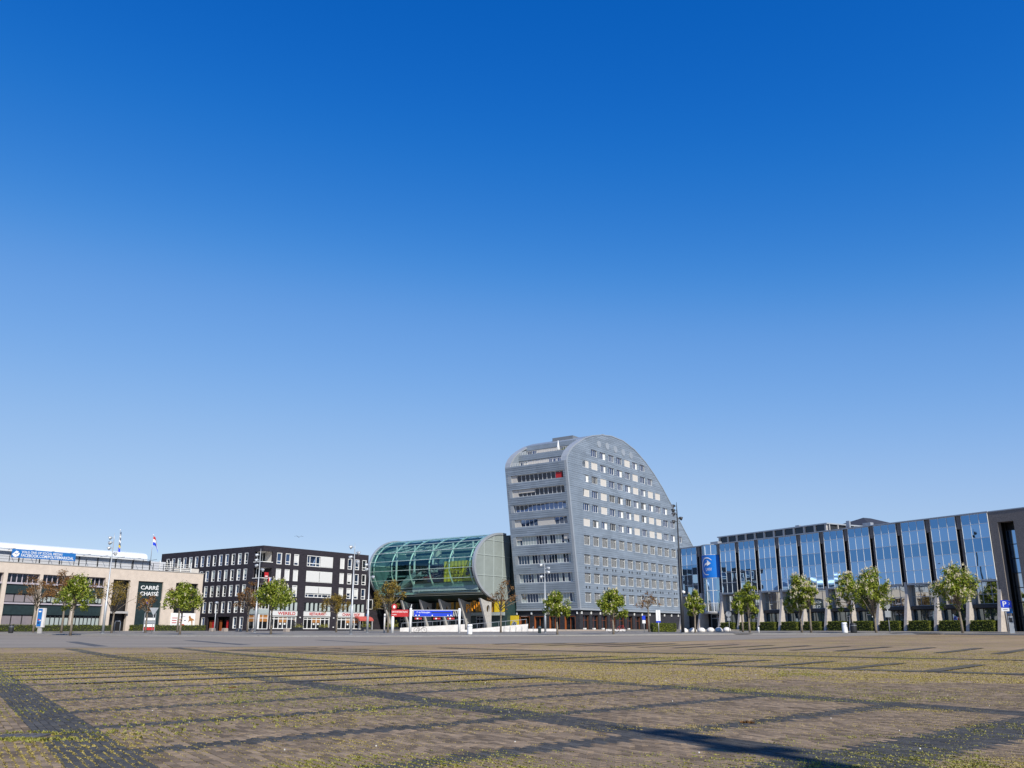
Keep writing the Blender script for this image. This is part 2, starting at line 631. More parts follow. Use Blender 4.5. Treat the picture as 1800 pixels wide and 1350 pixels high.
def interp(tab, x):
    if x <= tab[0][0]:
        return tab[0][1]
    for (x0, y0), (x1, y1) in zip(tab, tab[1:]):
        if x <= x1:
            return y0 + (y1 - y0) * (x - x0) / (x1 - x0)
    return tab[-1][1]


EDGE = [(-140, 54), (-60, 56.5), (-32, 58.2), (-25, 58.4), (-16.9, 60.6), (-8.1, 65), (0, 70), (9.8, 71.8), (22.8, 81.4), (33.9, 91), (41.2, 94.9), (44.5, 95.7), (55, 78), (75, 43), (90, 20)]
FAR = [(-140, 165), (-90, 133), (-66.7, 117), (-54.7, 110), (-38.2, 102.3), (-27.7, 99), (-12.3, 99), (0, 101.5), (12.8, 102.6), (26.2, 104.2), (34.7, 101.4), (41, 98.2), (44.5, 96), (55, 78.3), (75, 43.4), (90, 20.4)]


def sheet(name, m, xs, yfun, dz, kind='structure'):
    b = MB()
    for i, x in enumerate(xs):
        ys = yfun(x)
        for y in ys:
            b.v.append((x, y, gz(x, y) + dz))
    k = len(yfun(xs[0]))
    for i in range(len(xs) - 1):
        for j in range(k - 1):
            n = i * k + j
            b.f.append((n, n + k, n + k + 1, n + 1))
    o = b.build(name, m)
    o['kind'] = kind
    return o


def lin(a, b, n):
    return [a + (b - a) * i / (n - 1) for i in range(n)]


gx = [-4000, -1500, -600, -300] + lin(-180, 180, 91) + [300, 600, 1500, 4000]
gy = [-600, -200, -60] + lin(-20, 220, 61) + [300, 500, 1000, 2500, 5000]
square = sheet('square_paving', BR, gx, lambda x: gy, 0.0)
sheet('road', ASPH, lin(-140, 44.3, 93), lambda x: lin(interp(EDGE, x), interp(FAR, x) + 0.05, 24), 0.006)
sheet('pavement', PAVE, lin(-140, 90, 93), lambda x: [interp(FAR, x) + (270 - interp(FAR, x)) * (i / 40) ** 1.4 for i in range(41)], 0.11)
b = MB()
kx = lin(-140, 90, 231)
for i in range(len(kx) - 1):
    p = [(kx[j], interp(FAR, kx[j])) for j in (i, i + 1)]
    for (x, y) in p:
        for (dy, dz) in ((-0.02, -0.03), (-0.02, 0.118), (0.16, 0.118), (0.16, -0.03)):
            b.v.append((x, y + dy, gz(x, y) + dz))
    n = len(b.v) - 8
    for j in range(3):
        b.f.append((n + j, n + 4 + j, n + 5 + j, n + 1 + j))
k_ = b.build('kerb', KERB)
k_['kind'] = 'structure'

# dark bands and bay stripes of the parking square --------------------------------
Bd = Vector((math.sin(RAD(-32)), math.cos(RAD(-32))))      # along the bands
Bn = Vector((Bd.y, -Bd.x))                                # across them
Sd = Vector((math.sin(RAD(47)), math.cos(RAD(47))))        # along the stripes


def near_zone(x, y):
    return 6.2 < y < 20.5 + 2.2 * noise.noise((x * 0.5, y * 0.3, 5.0)) + 1.2 * noise.noise((x * 2.1, y * 1.7, 9.0)) and abs(x) < 0.64 * y + 0.8


bands = []   # (point, dir, t0, t1, halfwidth)
for c, hw in ((1.38, 0.31), (6.86, 0.38), (12.75, 0.38)):
    bands.append((Bn * c, Bd, -10, 62, hw))
bands.append((Vector((0.6, 37.0)), Vector((13, -12.5)).normalized(), -24, 46, 0.5))
bands.append((Vector((9.0, 46.0)), Vector((13, -11.5)).normalized(), -18, 40, 0.45))
for k in range(-4, 19):
    t = 8.35 + 2.5 * k
    p0 = Bn * 6.86 + Bd * (t - 0.4)
    wide = 0.48 if k == -1 else 0.2
    # across the two bay rows: from band A to band B2 and on to B3
    bands.append((p0, Sd, -5.3 if k > -3 else 0, 6.0 if k < 17 else 0, wide))
Sd2 = Vector((math.sin(RAD(38)), math.cos(RAD(38))))
dB4 = Vector((13, -12.5)).normalized()
for k in range(-9, 18):
    p0 = Vector((0.6, 37.0)) + dB4 * (2.6 * k)
    bands.append((p0, Sd2, 0, 6.4 if k < 12 else 9.5, 0.26))
for k in range(-8, 15):
    p0 = Vector((11.5, 50.0)) + dB4 * (2.6 * k)
    bands.append((p0, Sd2, 3.5, 13.0, 0.28))


def in_band(x, y):
    for (p, d, t0, t1, hw) in bands:
        dx, dy = x - p.x, y - p.y
        t = dx * d.x + dy * d.y
        if t0 <= t <= t1 and abs(dx * d.y - dy * d.x) <= hw:
            return True
    return False


b = MB()
for bi, (p, d, t0, t1, hw) in enumerate(bands):
    n = Vector((d.y, -d.x))
    dz = 0.004 + 0.0035 * (bi if bi < 5 else 5 + bi % 2)
    t = t0
    while t < t1:
        q = p + d * (t + 0.125)
        if not near_zone(q.x, q.y) and q.y < interp(EDGE, q.x) - 0.6 and q.y > -4:
            k = len(b.v)
            for (tt, ss) in ((t, -hw), (t, hw), (t + 0.25, hw), (t + 0.25, -hw)):
                r_ = p + d * tt + n * ss
                b.v.append((r_.x, r_.y, gz(r_.x, r_.y) + dz))
            b.f.append((k, k + 1, k + 2, k + 3))
        t += 0.25
o = b.build('paving_band', BRD)
o['kind'] = 'structure'
# darker bars that go on across the asphalt, and white markings along the kerb
b = MB()
for (x, y, L, w_) in ((-27.5, 61.5, 17, 0.9), (-19, 65.5, 18, 0.9), (-9.5, 69.5, 15, 0.7)):
    for i in range(24):
        k = len(b.v)
        for (tt, ss) in ((i, -w_ / 2), (i, w_ / 2), (i + 1, w_ / 2), (i + 1, -w_ / 2)):
            q = Vector((x, y)) + Bd * (tt * L / 24) + Bn * ss
            b.v.append((q.x, q.y, gz(q.x, q.y) + 0.011))
        b.f.append((k, k + 1, k + 2, k + 3))
o = b.build('asphalt_bar', ASPHD)
o['kind'] = 'structure'
for (x0, x1, off) in ((-40.5, -34.5, 1.0), (-25.5, -20.5, 1.8), (-19, -15.5, 0.9), (-12, -8.2, 1.0), (-5.5, -1.5, 0.9)):
    b = MB()
    xs_ = lin(x0, x1, 7)
    for i in range(6):
        k = len(b.v)
        for (x, dy) in ((xs_[i], 0), (xs_[i], 0.5), (xs_[i + 1], 0.5), (xs_[i + 1], 0)):
            y = interp(FAR, x) - off - 0.55 + dy
            b.v.append((x, y, gz(x, y) + 0.015))
        b.f.append((k, k + 3, k + 2, k + 1))
    o = b.build('road_marking', WPAINT)
    o['kind'] = 'structure'

# near bricks: each its own little block in courses along the bands ----------------
BL, BW = 0.206, 0.083


def brick_verts(l=0.2, w=0.078, h=0.012):
    c = 0.004
    x, y = l / 2, w / 2
    return ([(-x, -y, -0.01), (x, -y, -0.01), (x, y, -0.01), (-x, y, -0.01), (-x, -y, h - c), (x, -y, h - c), (x, y, h - c), (-x, y, h - c),
             (-x + c, -y + c, h), (x - c, -y + c, h), (x - c, y - c, h), (-x + c, y - c, h)],
            [(0, 1, 5, 4), (1, 2, 6, 5), (2, 3, 7, 6), (3, 0, 4, 7), (4, 5, 9, 8), (5, 6, 10, 9), (6, 7, 11, 10), (7, 4, 8, 11), (8, 9, 10, 11)])


BV, BF = brick_verts()
near = []
GR = Vector((-5.3, 10.18))
for r in range(-60, 280):
    v = r * BW
    for k in range(-40, 140):
        u = k * BL + (r % 2) * BL / 2
        p = Bd * u + Bn * v
        if near_zone(p.x, p.y) and not (abs(p.x - GR.x) < 0.33 and abs(p.y - GR.y) < 0.24):
            near.append((p.length, p.x, p.y))
near.sort()
ang = math.atan2(Bd.y, Bd.x)
sing = {}
for nm, m in (('brick', BN), ('brick', BND)):
    me = bpy.data.meshes.new('brick')
    me.from_pydata(BV, [], BF)
    me.materials.append(m)
    sing[m.name] = me
stf = {BN.name: MB(), BND.name: MB()}
cnt = 0
for (d, x, y) in near:
    m = BND if in_band(x, y) else BN
    sunk = 0.006 * noise.noise((x * 0.6, y * 0.6, 0)) + rnd.uniform(-0.0025, 0.0025)
    tx, ty, tz = rnd.gauss(0, 0.018), rnd.gauss(0, 0.012), rnd.gauss(0, 0.012)
    vis = y > 7.4 and abs(x) < 0.56 * y
    if vis and cnt < 300:
        cnt += 1
        o = bpy.data.objects.new('brick', sing[m.name])
        col.objects.link(o)
        o.parent = square
        o.location = (x, y, sunk)
        o.rotation_euler = (tx, ty, ang + tz)
    else:
        b = stf[m.name]
        M3 = Matrix.Translation((x, y, sunk)) @ Matrix.Rotation(ang + tz, 4, 'Z') @ Matrix.Rotation(ty, 4, 'Y') @ Matrix.Rotation(tx, 4, 'X')
        n = len(b.v)
        b.v += [tuple(M3 @ Vector(q)) for q in BV]
        b.f += [tuple(i + n for i in f) for f in BF]
stf[BN.name].build('bricks', BN, square, kind='stuff')
stf[BND.name].build('dark_bricks', BND, square, kind='stuff')

# moss and weeds in the joints
moss, weed = MB(), MB()


def tuft(b, x, y, z, L, h, n):
    for i in range(n):
        t = rnd.uniform(-0.5, 0.5) * L
        px, py = x + Bd.x * t + rnd.gauss(0, 0.008), y + Bd.y * t + rnd.gauss(0, 0.008)
        a = rnd.uniform(0, 6.28)
        w_ = rnd.uniform(0.008, 0.018) * (1 + h * 10)
        hh = h * rnd.uniform(0.5, 1.3)
        lx, ly = math.cos(a) * hh * 0.7, math.sin(a) * hh * 0.7
        k = len(b.v)
        b.v += [(px - math.sin(a) * w_, py + math.cos(a) * w_, z), (px + math.sin(a) * w_, py - math.cos(a) * w_, z), (px + lx, py + ly, z + hh)]
        b.f.append((k, k + 1, k + 2))


for i in range(150000):
    y = 7.0 + 41.0 * rnd.random() ** 1.35
    x = rnd.uniform(-0.62, 0.62) * y
    q = Vector((x, y))
    r = round(q.dot(Bn) / BW + 0.5) - 0.5
    if y < 24:
        q = Bd * q.dot(Bd) + Bn * (r * BW + rnd.gauss(0, 0.012))
    x, y = q.x, q.y
    den = noise.noise((x * 0.35, y * 0.35, 3.1)) * 0.6 + noise.noise((x * 1.4, y * 1.4, 7.7)) * 0.5
    band = in_band(x, y)
    if den + rnd.uniform(-0.45, 0.45) < (0.13 if band else -0.04 + 0.05 * max(0.0, 1 - y / 22)):
        continue
    z = gz(x, y) + 0.004
    far = min(1.0, max(0.0, (y - 12) / 25))
    L = rnd.uniform(0.06, 0.26) * (1 + far)
    green = noise.noise((x * 0.25 + 9, y * 0.25, 1.3)) > 0.3 and rnd.random() < 0.5
    tuft(weed if green else moss, x, y, z, L, (0.010 if not green else 0.015) * (1 + 0.4 * far), 9 if y < 20 else 5)
for (cx, cy, n, sp) in ((-5.25, 9.86, 900, 0.34), (-5.3, 10.5, 260, 0.3), (-4.2, 10.7, 350, 0.5), (-1.8, 13.5, 500, 0.9), (-3.8, 12.0, 500, 0.9), (-6.5, 17.5, 700, 1.2)):
    for i in range(n // 4):
        x, y = cx + rnd.gauss(0, sp), cy + rnd.gauss(0, sp * (0.22 if cy < 10.6 else 0.6))
        if abs(x - GR.x) < 0.24 and abs(y - GR.y) < 0.14:
            continue
        tuft(weed, x, y, 0.004, 0.12, 0.026, 6)
tag(moss.build('moss', MOSS), 'yellow green moss growing in the joints of the brick square', 'moss', kind='stuff')
tag(weed.build('weeds', MOSSG), 'small green weeds growing between the paving bricks', 'weeds', kind='stuff')
# a few dry brown clumps
for (x, y) in ((-5.6, 18.6), (2.9, 11.6)):
    b = MB()
    for i in range(90):
        tuft(b, x + rnd.gauss(0, 0.035), y + rnd.gauss(0, 0.025), 0.006, 0.03, 0.03, 1)
    tag(b.build('dry_weed', LEAFB), 'withered brown weed clump on the paving ' + ('beside the long pole shadow' if x > 0 else 'between two bay stripes'), 'weed')
# crumbs of litter
b = MB()
for i in range(90):
    y = 8 + 50 * rnd.random() ** 1.2
    x = rnd.uniform(-0.6, 0.6) * y
    s_ = rnd.uniform(0.003, 0.007)
    b.box(x - s_, x + s_, y - s_, y + s_, gz(x, y) + 0.005, gz(x, y) + 0.02 + s_ * 0.5)
tag(b.build('litter', WPAINT), 'tiny pale scraps scattered over the brick square', 'litter', kind='stuff')

# drain grate
g = thing('drain_grate', 'rusty grey iron drain grate set in the weedy bricks', 'drain grate', (GR.x, GR.y, 0.0), RAD(4))
b = MB()
b.box(-0.24, 0.24, -0.16, 0.16, -0.03, 0.0)
b.build('pit', BLACK, g)
b = MB()
b.box(-0.24, 0.24, -0.17, -0.13, 0, 0.022).box(-0.24, 0.24, 0.13, 0.17, 0, 0.022).box(-0.24, -0.2, -0.13, 0.13, 0, 0.022).box(0.2, 0.24, -0.13, 0.13, 0, 0.022)
b.build('frame', IRON, g)
for i in range(5):
    x = -0.16 + i * 0.08
    MB().box(x - 0.022, x + 0.022, -0.13, 0.13, 0.004, 0.02).build('bar', IRON, g)
MB().box(-0.2, 0.2, -0.02, 0.02, 0.002, 0.018).build('cross_bar', IRON, g)

# ================================================================== BUILDINGS
ZB = 1.0
G54 = RAD(54)          # local x runs along bearing 36 deg, local y along bearing -54 deg


def zigzag(v):
    return v


# ------------------------------------------------------------------ grey zinc tower
tw = thing('zinc_tower', 'tall grey zinc clad tower with curved sail shaped roof and leaning end', 'tower', (12.77, 170.52, ZB), G54, worldz=True)
PROF = [(0, 5.4), (-4.0, 33.0), (-3.75, 33.9), (-3.0, 34.9), (-1.9, 35.9), (-0.3, 36.9), (2.5, 38.35), (5.9, 39.55), (10, 40.45), (14, 40.9), (19, 40.75), (24, 39.65),
        (29, 37.6), (33, 35.4), (37, 32.7), (41, 29.5), (46.5, 24.8), (52.9, 19.6), (58.2, 14.6), (63, 9.6), (66, 5.4)]
TWD = 14.6
ITOP = 9


def xl(z):
    if z <= 33.0:
        return -4.0 * (z - 5.4) / 27.6
    pr = PROF[1:ITOP + 1]
    for (x0, z0), (x1, z1) in zip(pr, pr[1:]):
        if z <= z1:
            return x0 + (x1 - x0) * (z - z0) / (z1 - z0)
    return 14.0


def xr(z):
    pr = PROF[ITOP:]
    for (x0, z0), (x1, z1) in zip(pr, pr[1:]):
        if z >= z1:
            return x0 + (x1 - x0) * (z - z0) / (z1 - z0)
    return 66.0


lean = lambda z: -4.0 * (z - 5.4) / 27.6
core = [(0.6, 5.0), (lean(32.2) + 0.6, 32.2), (-0.6, 32.2), (-0.6, 35.15), (2.2, 35.15), (2.2, 37.9)] + [(x, z - 0.35) for (x, z) in PROF[7:-1]] + [(65.5, 5.0)]
MB().prism(core, 'y', 0.32, TWD - 0.32).build('core', ZINCB, tw)
full = [(0.6, 5.3), (lean(33) + 0.35, 33.0)] + [(x + 0.25, z - 0.3) for (x, z) in PROF[2:6]] + [(3.2, 37.9), (3.2, 31), (0.9, 20)]
for (y0, y1) in ((0.06, 1.2), (TWD - 1.2, TWD - 0.06)):
    MB().prism(full, 'y', y0, y1).build('cheek_wall', ZINC, tw)
# roof skin with seams
seg = []
for i in range(6, len(PROF) - 1):
    (x0, z0), (x1, z1) = PROF[i], PROF[i + 1]
    n = max(1, int(math.hypot(x1 - x0, z1 - z0) / 1.6))
    for k in range(n):
        seg.append((x0 + (x1 - x0) * k / n, z0 + (z1 - z0) * k / n, x0 + (x1 - x0) * (k + 1) / n, z0 + (z1 - z0) * (k + 1) / n))
for (xa, za, xb, zb) in seg:
    L = math.hypot(xb - xa, zb - za)
    nx, nz = -(zb - za) / L, (xb - xa) / L
    ex, ez = (xb - xa) / L * 0.012, (zb - za) / L * 0.012
    b = MB()
    b.prism([(xa + ex, za + ez), (xb - ex, zb - ez), (xb - ex - nx * 0.3, zb - ez - nz * 0.3), (xa + ex - nx * 0.3, za + ez - nz * 0.3)], 'y', 0.0, TWD)
    b.build('roof_panel', ZINC, tw)
# rim of the curved front edge on both cheeks
for (y0, y1) in ((-0.06, 1.25), (TWD - 1.25, TWD + 0.06)):
    b = MB()
    pts = [(lean(z), z) for z in lin(5.4, 33, 12)] + PROF[2:7]
    pin = [(x + 0.42, z - 0.12) for (x, z) in pts]
    for i in range(len(pts) - 1):
        b.prism([pts[i], pts[i + 1], pin[i + 1], pin[i]], 'y', y0 if i >= 11 else y0, y1 if i >= 11 else (0.45 if y0 < 1 else y1) if y0 < 1 else y1)
    b.build('edge_trim', ZINCE, tw)
b = MB()
for i in range(6, len(PROF) - 1):
    (x0, z0), (x1, z1) = PROF[i], PROF[i + 1]
    b.prism([(x0, z0 + 0.03), (x1, z1 + 0.03), (x1, z1 - 0.16), (x0, z0 - 0.16)], 'y', -0.09, -0.002)
b.build('edge_trim', ZINCE, tw)

ROWS = [(36.65, 1.45, range(1, 8)), (34.0, 1.45, range(0, 9)), (31.15, 1.45, range(0, 10)), (28.2, 1.45, range(0, 11)), (25.4, 1.45, range(0, 12)),
        (22.4, 1.45, range(0, 13)), (19.2, 1.9, range(0, 13)), (15.5, 1.9, range(0, 13)), (12.0, 1.9, range(0, 13)), (8.35, 1.9, range(0, 13))]
WW = 2.35
wins = []
for ri, (zt, h, ks) in enumerate(ROWS):
    for k in ks:
        a0 = 2.0 + 3.45 * k
        wins.append((a0, a0 + (WW if ri < 6 else 2.3), zt - h, zt, ri, k))
shutters = {(1, 0), (1, 1), (1, 6), (2, 2), (2, 6), (2, 8), (2, 9), (3, 0), (3, 2), (4, 2), (4, 6), (4, 8), (4, 9), (5, 0), (5, 6), (5, 8), (5, 9), (0, 5)}
darkw = {(2, 1), (3, 3), (3, 4), (3, 5), (3, 7), (4, 9), (5, 3), (4, 7), (5, 1)}
panels = []
ops = [w[:4] for w in wins]
zs = sorted({round(5.45 + 0.4 * i, 3) for i in range(89)} | {round(o[2], 3) for o in ops} | {round(o[3], 3) for o in ops})
zs = [z for z in zs if z <= 40.8]
for za, zb in zip(zs, zs[1:]):
    if zb - za < 0.03:
        continue
    zm = (za + zb) / 2
    ci = int((zm - 5.45) / 0.4)
    cuts = sorted((o[0], o[1]) for o in ops if o[2] < zm < o[3])
    A0, A1 = xl(zm) + 0.05, xr(zm) - 0.05
    segs, a = [], A0
    for c0, c1 in cuts:
        segs.append((a, c0))
        a = c1
    segs.append((a, A1))
    for (p, q) in segs:
        if q - p < 0.05:
            continue
        j = math.floor((p - (ci % 3) * 1.15) / 3.45) * 3.45 + (ci % 3) * 1.15
        x = p
        while x < q - 0.01:
            j += 3.45
            e = min(j, q)
            if e - x > 0.02:
                zc0, zc1 = za, zb
                l0 = max(x, xl(zc0) + 0.03) if x == A0 else x
                l1 = max(x, xl(zc1) + 0.03) if x == A0 else x
                if x == A0:
                    l0, l1 = xl(zc0) + 0.03, xl(zc1) + 0.03
                r0 = xr(zc0) - 0.03 if e == A1 else e - 0.012
                r1 = xr(zc1) - 0.03 if e == A1 else e - 0.012
                if r1 > l1 and r0 > l0:
                    b = MB()
                    b.v = [(l0, 0.3, zc0), (r0, 0.3, zc0), (r1, 0.3, zc1), (l1, 0.3, zc1), (l0, -0.03, zc0 + 0.008), (r0, -0.03, zc0 + 0.008), (r1, 0.0, zc1), (l1, 0.0, zc1)]
                    b.f = [(4, 5, 6, 7), (0, 1, 5, 4), (1, 2, 6, 5), (3, 0, 4, 7), (2, 3, 7, 6)]
                    panels.append((x * 0.6 + zm * 0.1, b))
            x = e
# narrow leaning end: strip windows between bands of panels
NROWS = [(31.2, 1.45), (28.35, 1.45), (25.35, 1.45), (22.5, 1.45), (19.2, 1.75), (15.55, 1.75), (12.0, 1.75), (8.25, 1.75)]
NA0, NA1 = 0.95, TWD - 0.55
nz_ = sorted({round(5.45 + 0.4 * i, 3) for i in range(69)} | {r[0] for r in NROWS} | {round(r[0] - r[1], 3) for r in NROWS} | {33.0})
nz_ = [z for z in nz_ if z <= 33.0]
for za, zb in zip(nz_, nz_[1:]):
    if zb - za < 0.03:
        continue
    zm = (za + zb) / 2
    inwin = any(r[0] - r[1] < zm < r[0] for r in NROWS)
    segs = [(0.45, NA0), (NA1, TWD - 0.02)] if inwin else [(0.45, TWD - 0.02)]
    ci = int((zm - 5.45) / 0.4)
    for (p, q) in segs:
        x = p
        j = math.floor((p - (ci % 2) * 1.75) / 3.5) * 3.5 + (ci % 2) * 1.75
        while x < q - 0.01:
            j += 3.5
            e = min(j, q)
            b = MB()
            b.v = [(lean(za) + 0.3, x, za), (lean(za) + 0.3, e - 0.012, za), (lean(zb) + 0.3, e - 0.012, zb), (lean(zb) + 0.3, x, zb),
                   (lean(za) - 0.035, x, za + 0.01), (lean(za) - 0.035, e - 0.012, za + 0.01), (lean(zb), e - 0.012, zb), (lean(zb), x, zb)]
            b.f = [(7, 6, 5, 4), (4, 5, 1, 0), (5, 6, 2, 1), (7, 4, 0, 3), (6, 7, 3, 2)]
            panels.append((x * 0.6 + zm * 0.1, b))
            x = e
panels.sort(key=lambda t: t[0])
pieces('cladding_panel', ZINC, tw, [p[1] for p in panels], lambda b: 0, 300, 'cladding_panels')
# windows of the long side
for (a0, a1, z0, z1, ri, k) in wins:
    if (ri, k) in shutters:
        w_ = frame_mb('-y', a0, a1, z0, z1, -0.3, -0.02, 0.05).build('window', WFRAME, tw)
        MB().fb('-y', a0 + 0.05, a1 - 0.05, -0.14, -0.06, z0 + 0.05, z1 - 0.05).build('roller_blind', SHUT, w_)
        continue
    if ri < 6:
        vs = [a0 + WW * f for f in ((0.36, 0.66) if (ri + k) % 3 else (0.25, 0.5, 0.75))]
        hs = []
    else:
        vs = [a0 + 2.3 * f for f in (0.22, 0.42, 0.6, 0.78)]
        hs = [(z1 - 0.45, a0 + 0.05, vs[0]), (z1 - 0.45, vs[3], a1 - 0.05)]
    w_ = frame_mb('-y', a0, a1, z0, z1, -0.3, -0.13, 0.07, vs, hs, 0.06).build('window', WFRAME, tw)
    g_ = WGD if (ri, k) in darkw or (ri >= 6) else WGL
    MB().fb('-y', a0 + 0.05, a1 - 0.05, -0.29, -0.235, z0 + 0.05, z1 - 0.05).build('pane', g_, w_)
    if rnd.random() < 0.45 and ri < 6:
        MB().fb('-y', vs[-1] + 0.06, a1 - 0.09, -0.23, -0.215, z0 + 0.09, z1 - 0.09).build('curtain', WFRAME, w_)
# strip windows of the leaning end: a frame per storey with panes and blinds
for ri, (zt, h) in enumerate(NROWS):
    z0, z1 = zt - h, zt
    L = NA1 - NA0
    nb = 13 if ri < 4 else 20
    vs = [NA0 + L * i / nb for i in range(1, nb)]
    mp = lambda x, y, z: (x + lean(z), y, z)
    w_ = frame_mb('-x', NA0, NA1, z0, z1, -0.5, -0.28, 0.09, vs, [], 0.1 if ri < 4 else 0.09).map(mp).build('strip_window', WFRAME, tw)
    blinds = {0: [(11, 13)], 1: [(11, 13), (7, 11, 0.5)], 3: [(11, 13), (3, 7)], 4: [(17, 20, 0.6), (0, 2, 0.45)]}.get(ri, [])
    for i in range(nb):
        p, q = NA0 + L * i / nb, NA0 + L * (i + 1) / nb
        gl = WGL if (ri < 4 or (ri in (5, 6) and rnd.random() < 0.7)) else (WGL if rnd.random() < 0.35 else FROST)
        MB().fb('-x', p + 0.03, q - 0.03, -0.42, -0.37, z0 + 0.06, z1 - 0.06).map(mp).build('pane', gl, w_)
    for bl in blinds:
        p, q = NA0 + L * bl[0] / nb, NA0 + L * bl[1] / nb
        zz = z0 + h * (bl[2] if len(bl) > 2 else 0.02)
        MB().fb('-x', p + 0.04, q - 0.04, -0.26, -0.2, zz, z1 - 0.03).map(mp).build('roller_blind', SHUT, w_)
    # dark reveals at both ends and above
    MB().fb('-x', NA0 - 0.02, NA0, -0.3, -0.02, z0, z1).map(mp).build('reveal', ZINCB, w_)
    if ri == 0:
        MB().fb('-x', NA0 + 0.4, NA0 + 1.9, -0.26, -0.24, z0 + 0.1, z1 - 0.3).map(mp).build('red_cloth', RED, w_)
# two roof terraces in the curve of the end
for (xw, z0, z1, nb) in ((-0.62, 32.3, 34.6, 12), (2.18, 35.25, 37.2, 11)):
    y0, y1 = 1.3, TWD - 1.3
    vs = [y0 + (y1 - y0) * i / nb for i in range(1, nb)]
    b = frame_mb('-x', y0, y1, z0, z1, 0.0, 0.12, 0.1, vs, [], 0.14).map(lambda x, y, z: (x + xw, y, z))
    w_ = b.build('strip_window', WFRAME, tw)
    for i in range(nb):
        p, q = y0 + (y1 - y0) * i / nb, y0 + (y1 - y0) * (i + 1) / nb
        MB().box(xw - 0.05, xw - 0.02, p + 0.05, q - 0.05, z0 + 0.1, z1 - 0.1).build('pane', WGL if rnd.random() < 0.65 else SHUT, w_)
for k in range(3):
    MB().box(-0.95, -0.62, 1.22, TWD - 1.22, 34.62 + k * 0.4, 35.0 + k * 0.4).build('cladding_panel', ZINC, tw)
MB().box(1.75, 2.25, 1.22, TWD - 1.22, 37.22, 37.65).build('cladding_panel', ZINC, tw)
MB().box(1.85, 2.6, 1.22, TWD - 1.22, 37.67, 38.2).build('cladding_panel', ZINC, tw)
for (x, z) in ((-3.85, 33.05), (-0.85, 35.85)):
    b = MB()
    b.box(x - 0.03, x + 0.03, 1.2, TWD - 1.2, z + 0.55, z + 0.6)
    for i in range(30):
        y = 1.25 + i * (TWD - 2.5) / 29
        b.box(x - 0.02, x + 0.02, y - 0.02, y + 0.02, z - 0.1, z + 0.55)
    b.build('railing', WFRAME, tw)
    MB().box(x - 0.012, x + 0.012, 4.0, 9.0, z, z + 0.5).build('glass_screen', SHUT, tw)
# round vents under the ridge, small vents between the office storeys
for k in range(5):
    b = MB()
    a, zc = 8.7 + 3.4 * k, 38.35 - 0.12 * abs(k - 1)
    ring = [(a + 0.72 * math.cos(t), zc + 0.72 * math.sin(t)) for t in lin(0, 2 * math.pi * 23 / 24, 24)]
    b.prism(ring, 'y', -0.075, 0.02)
    b.build('round_vent', ZINCE, tw)
for zc in (12.75, 9.1):
    for k in range(13):
        for d in ((0.3, 1.5) if k % 3 != 1 else (0.9,)):
            MB().box(2 + 3.45 * k + d, 2 + 3.45 * k + d + 0.28, -0.075, 0.0, zc, zc + 0.42).build('vent_grille', DARKM, tw)
MB().box(5.0, 7.5, 4.0, 9, 39.2, 39.95).build('lift_housing', ZINCB, tw)
# ground floor
b = MB().box(0.05, 65.8, -0.12, TWD + 0.05, 5.02, 5.4)
b.box(-0.12, 0.05, -0.12, TWD + 0.05, 5.02, 5.4).build('base_ledge', ZINCE, tw)
lops = [(1.5 + 3.45 * k, 3.9 + 3.45 * k, 0.5, 4.15) for k in range(8)] + [(1.5 + 3.45 * k, 3.9 + 3.45 * k, 0.5, 2.0) for k in ()]
wall('ground_floor_wall', DBRICK2, tw, '-y', 0.31, 62, 0.4, 5.02, lops, -0.75, -0.3)
nops = [(1.2 + 3.5 * k, 3.7 + 3.5 * k, 0.5, 4.0) for k in range(4)]
wall('ground_floor_wall', DBRICK2, tw, '-x', 0.31, TWD - 0.3, 0.4, 5.02, nops, -0.75, -0.3)
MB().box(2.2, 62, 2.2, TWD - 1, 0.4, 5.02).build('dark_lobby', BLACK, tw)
for i, (a0, a1, z0, z1) in enumerate(lops):
    d = frame_mb('-y', a0 + 0.03, a1 - 0.03, z0, z1 - 0.03, -0.9, -0.6, 0.09, [a0 + 1.0], [(3.2, a0 + 0.1, a1 - 0.1)], 0.1).build('door', DWOOD, tw)
    MB().fb('-y', a0 + 0.1, a1 - 0.1, -0.82, -0.78, z0, z1 - 0.1).build('pane', WGD, d)
    if i in (0, 1, 2, 5):
        MB().fb('-y', a0 + 0.15, a1 - 0.5, -0.775, -0.74, 1.3, 1.75).build('chair_back', WFRAME, d)
for i, (a0, a1, z0, z1) in enumerate(nops):
    d = frame_mb('-x', a0 + 0.03, a1 - 0.03, z0, z1 - 0.03, -0.9, -0.35, 0.12, [a0 + 1.3], [], 0.1).build('door', ORANGE, tw)
    MB().fb('-x', a0 + 0.1, a1 - 0.1, -0.8, -0.76, z0, z1 - 0.1).build('pane', WGD, d)
for k in range(13):
    MB().fb('-y', 0.9 + 3.45 * k - 0.13, 0.9 + 3.45 * k + 0.13, -0.3, -0.1, 4.3, 4.75).build('wall_lamp', GLASSW, tw)
for k in range(5):
    y = 0.7 + 3.5 * k if k else 0.75
    MB().fb('-x', y - 0.13, y + 0.13, -0.3, -0.1, 4.3, 4.75).build('wall_lamp', GLASSW, tw)
# white parasol and planter on the upper terrace
tp = Matrix.Translation((12.77, 170.52, 0)) @ Matrix.Rotation(G54, 4, 'Z')


def tpt(x, y, z):
    v = tp @ Vector((x, y, z))
    return (v.x, v.y, v.z)


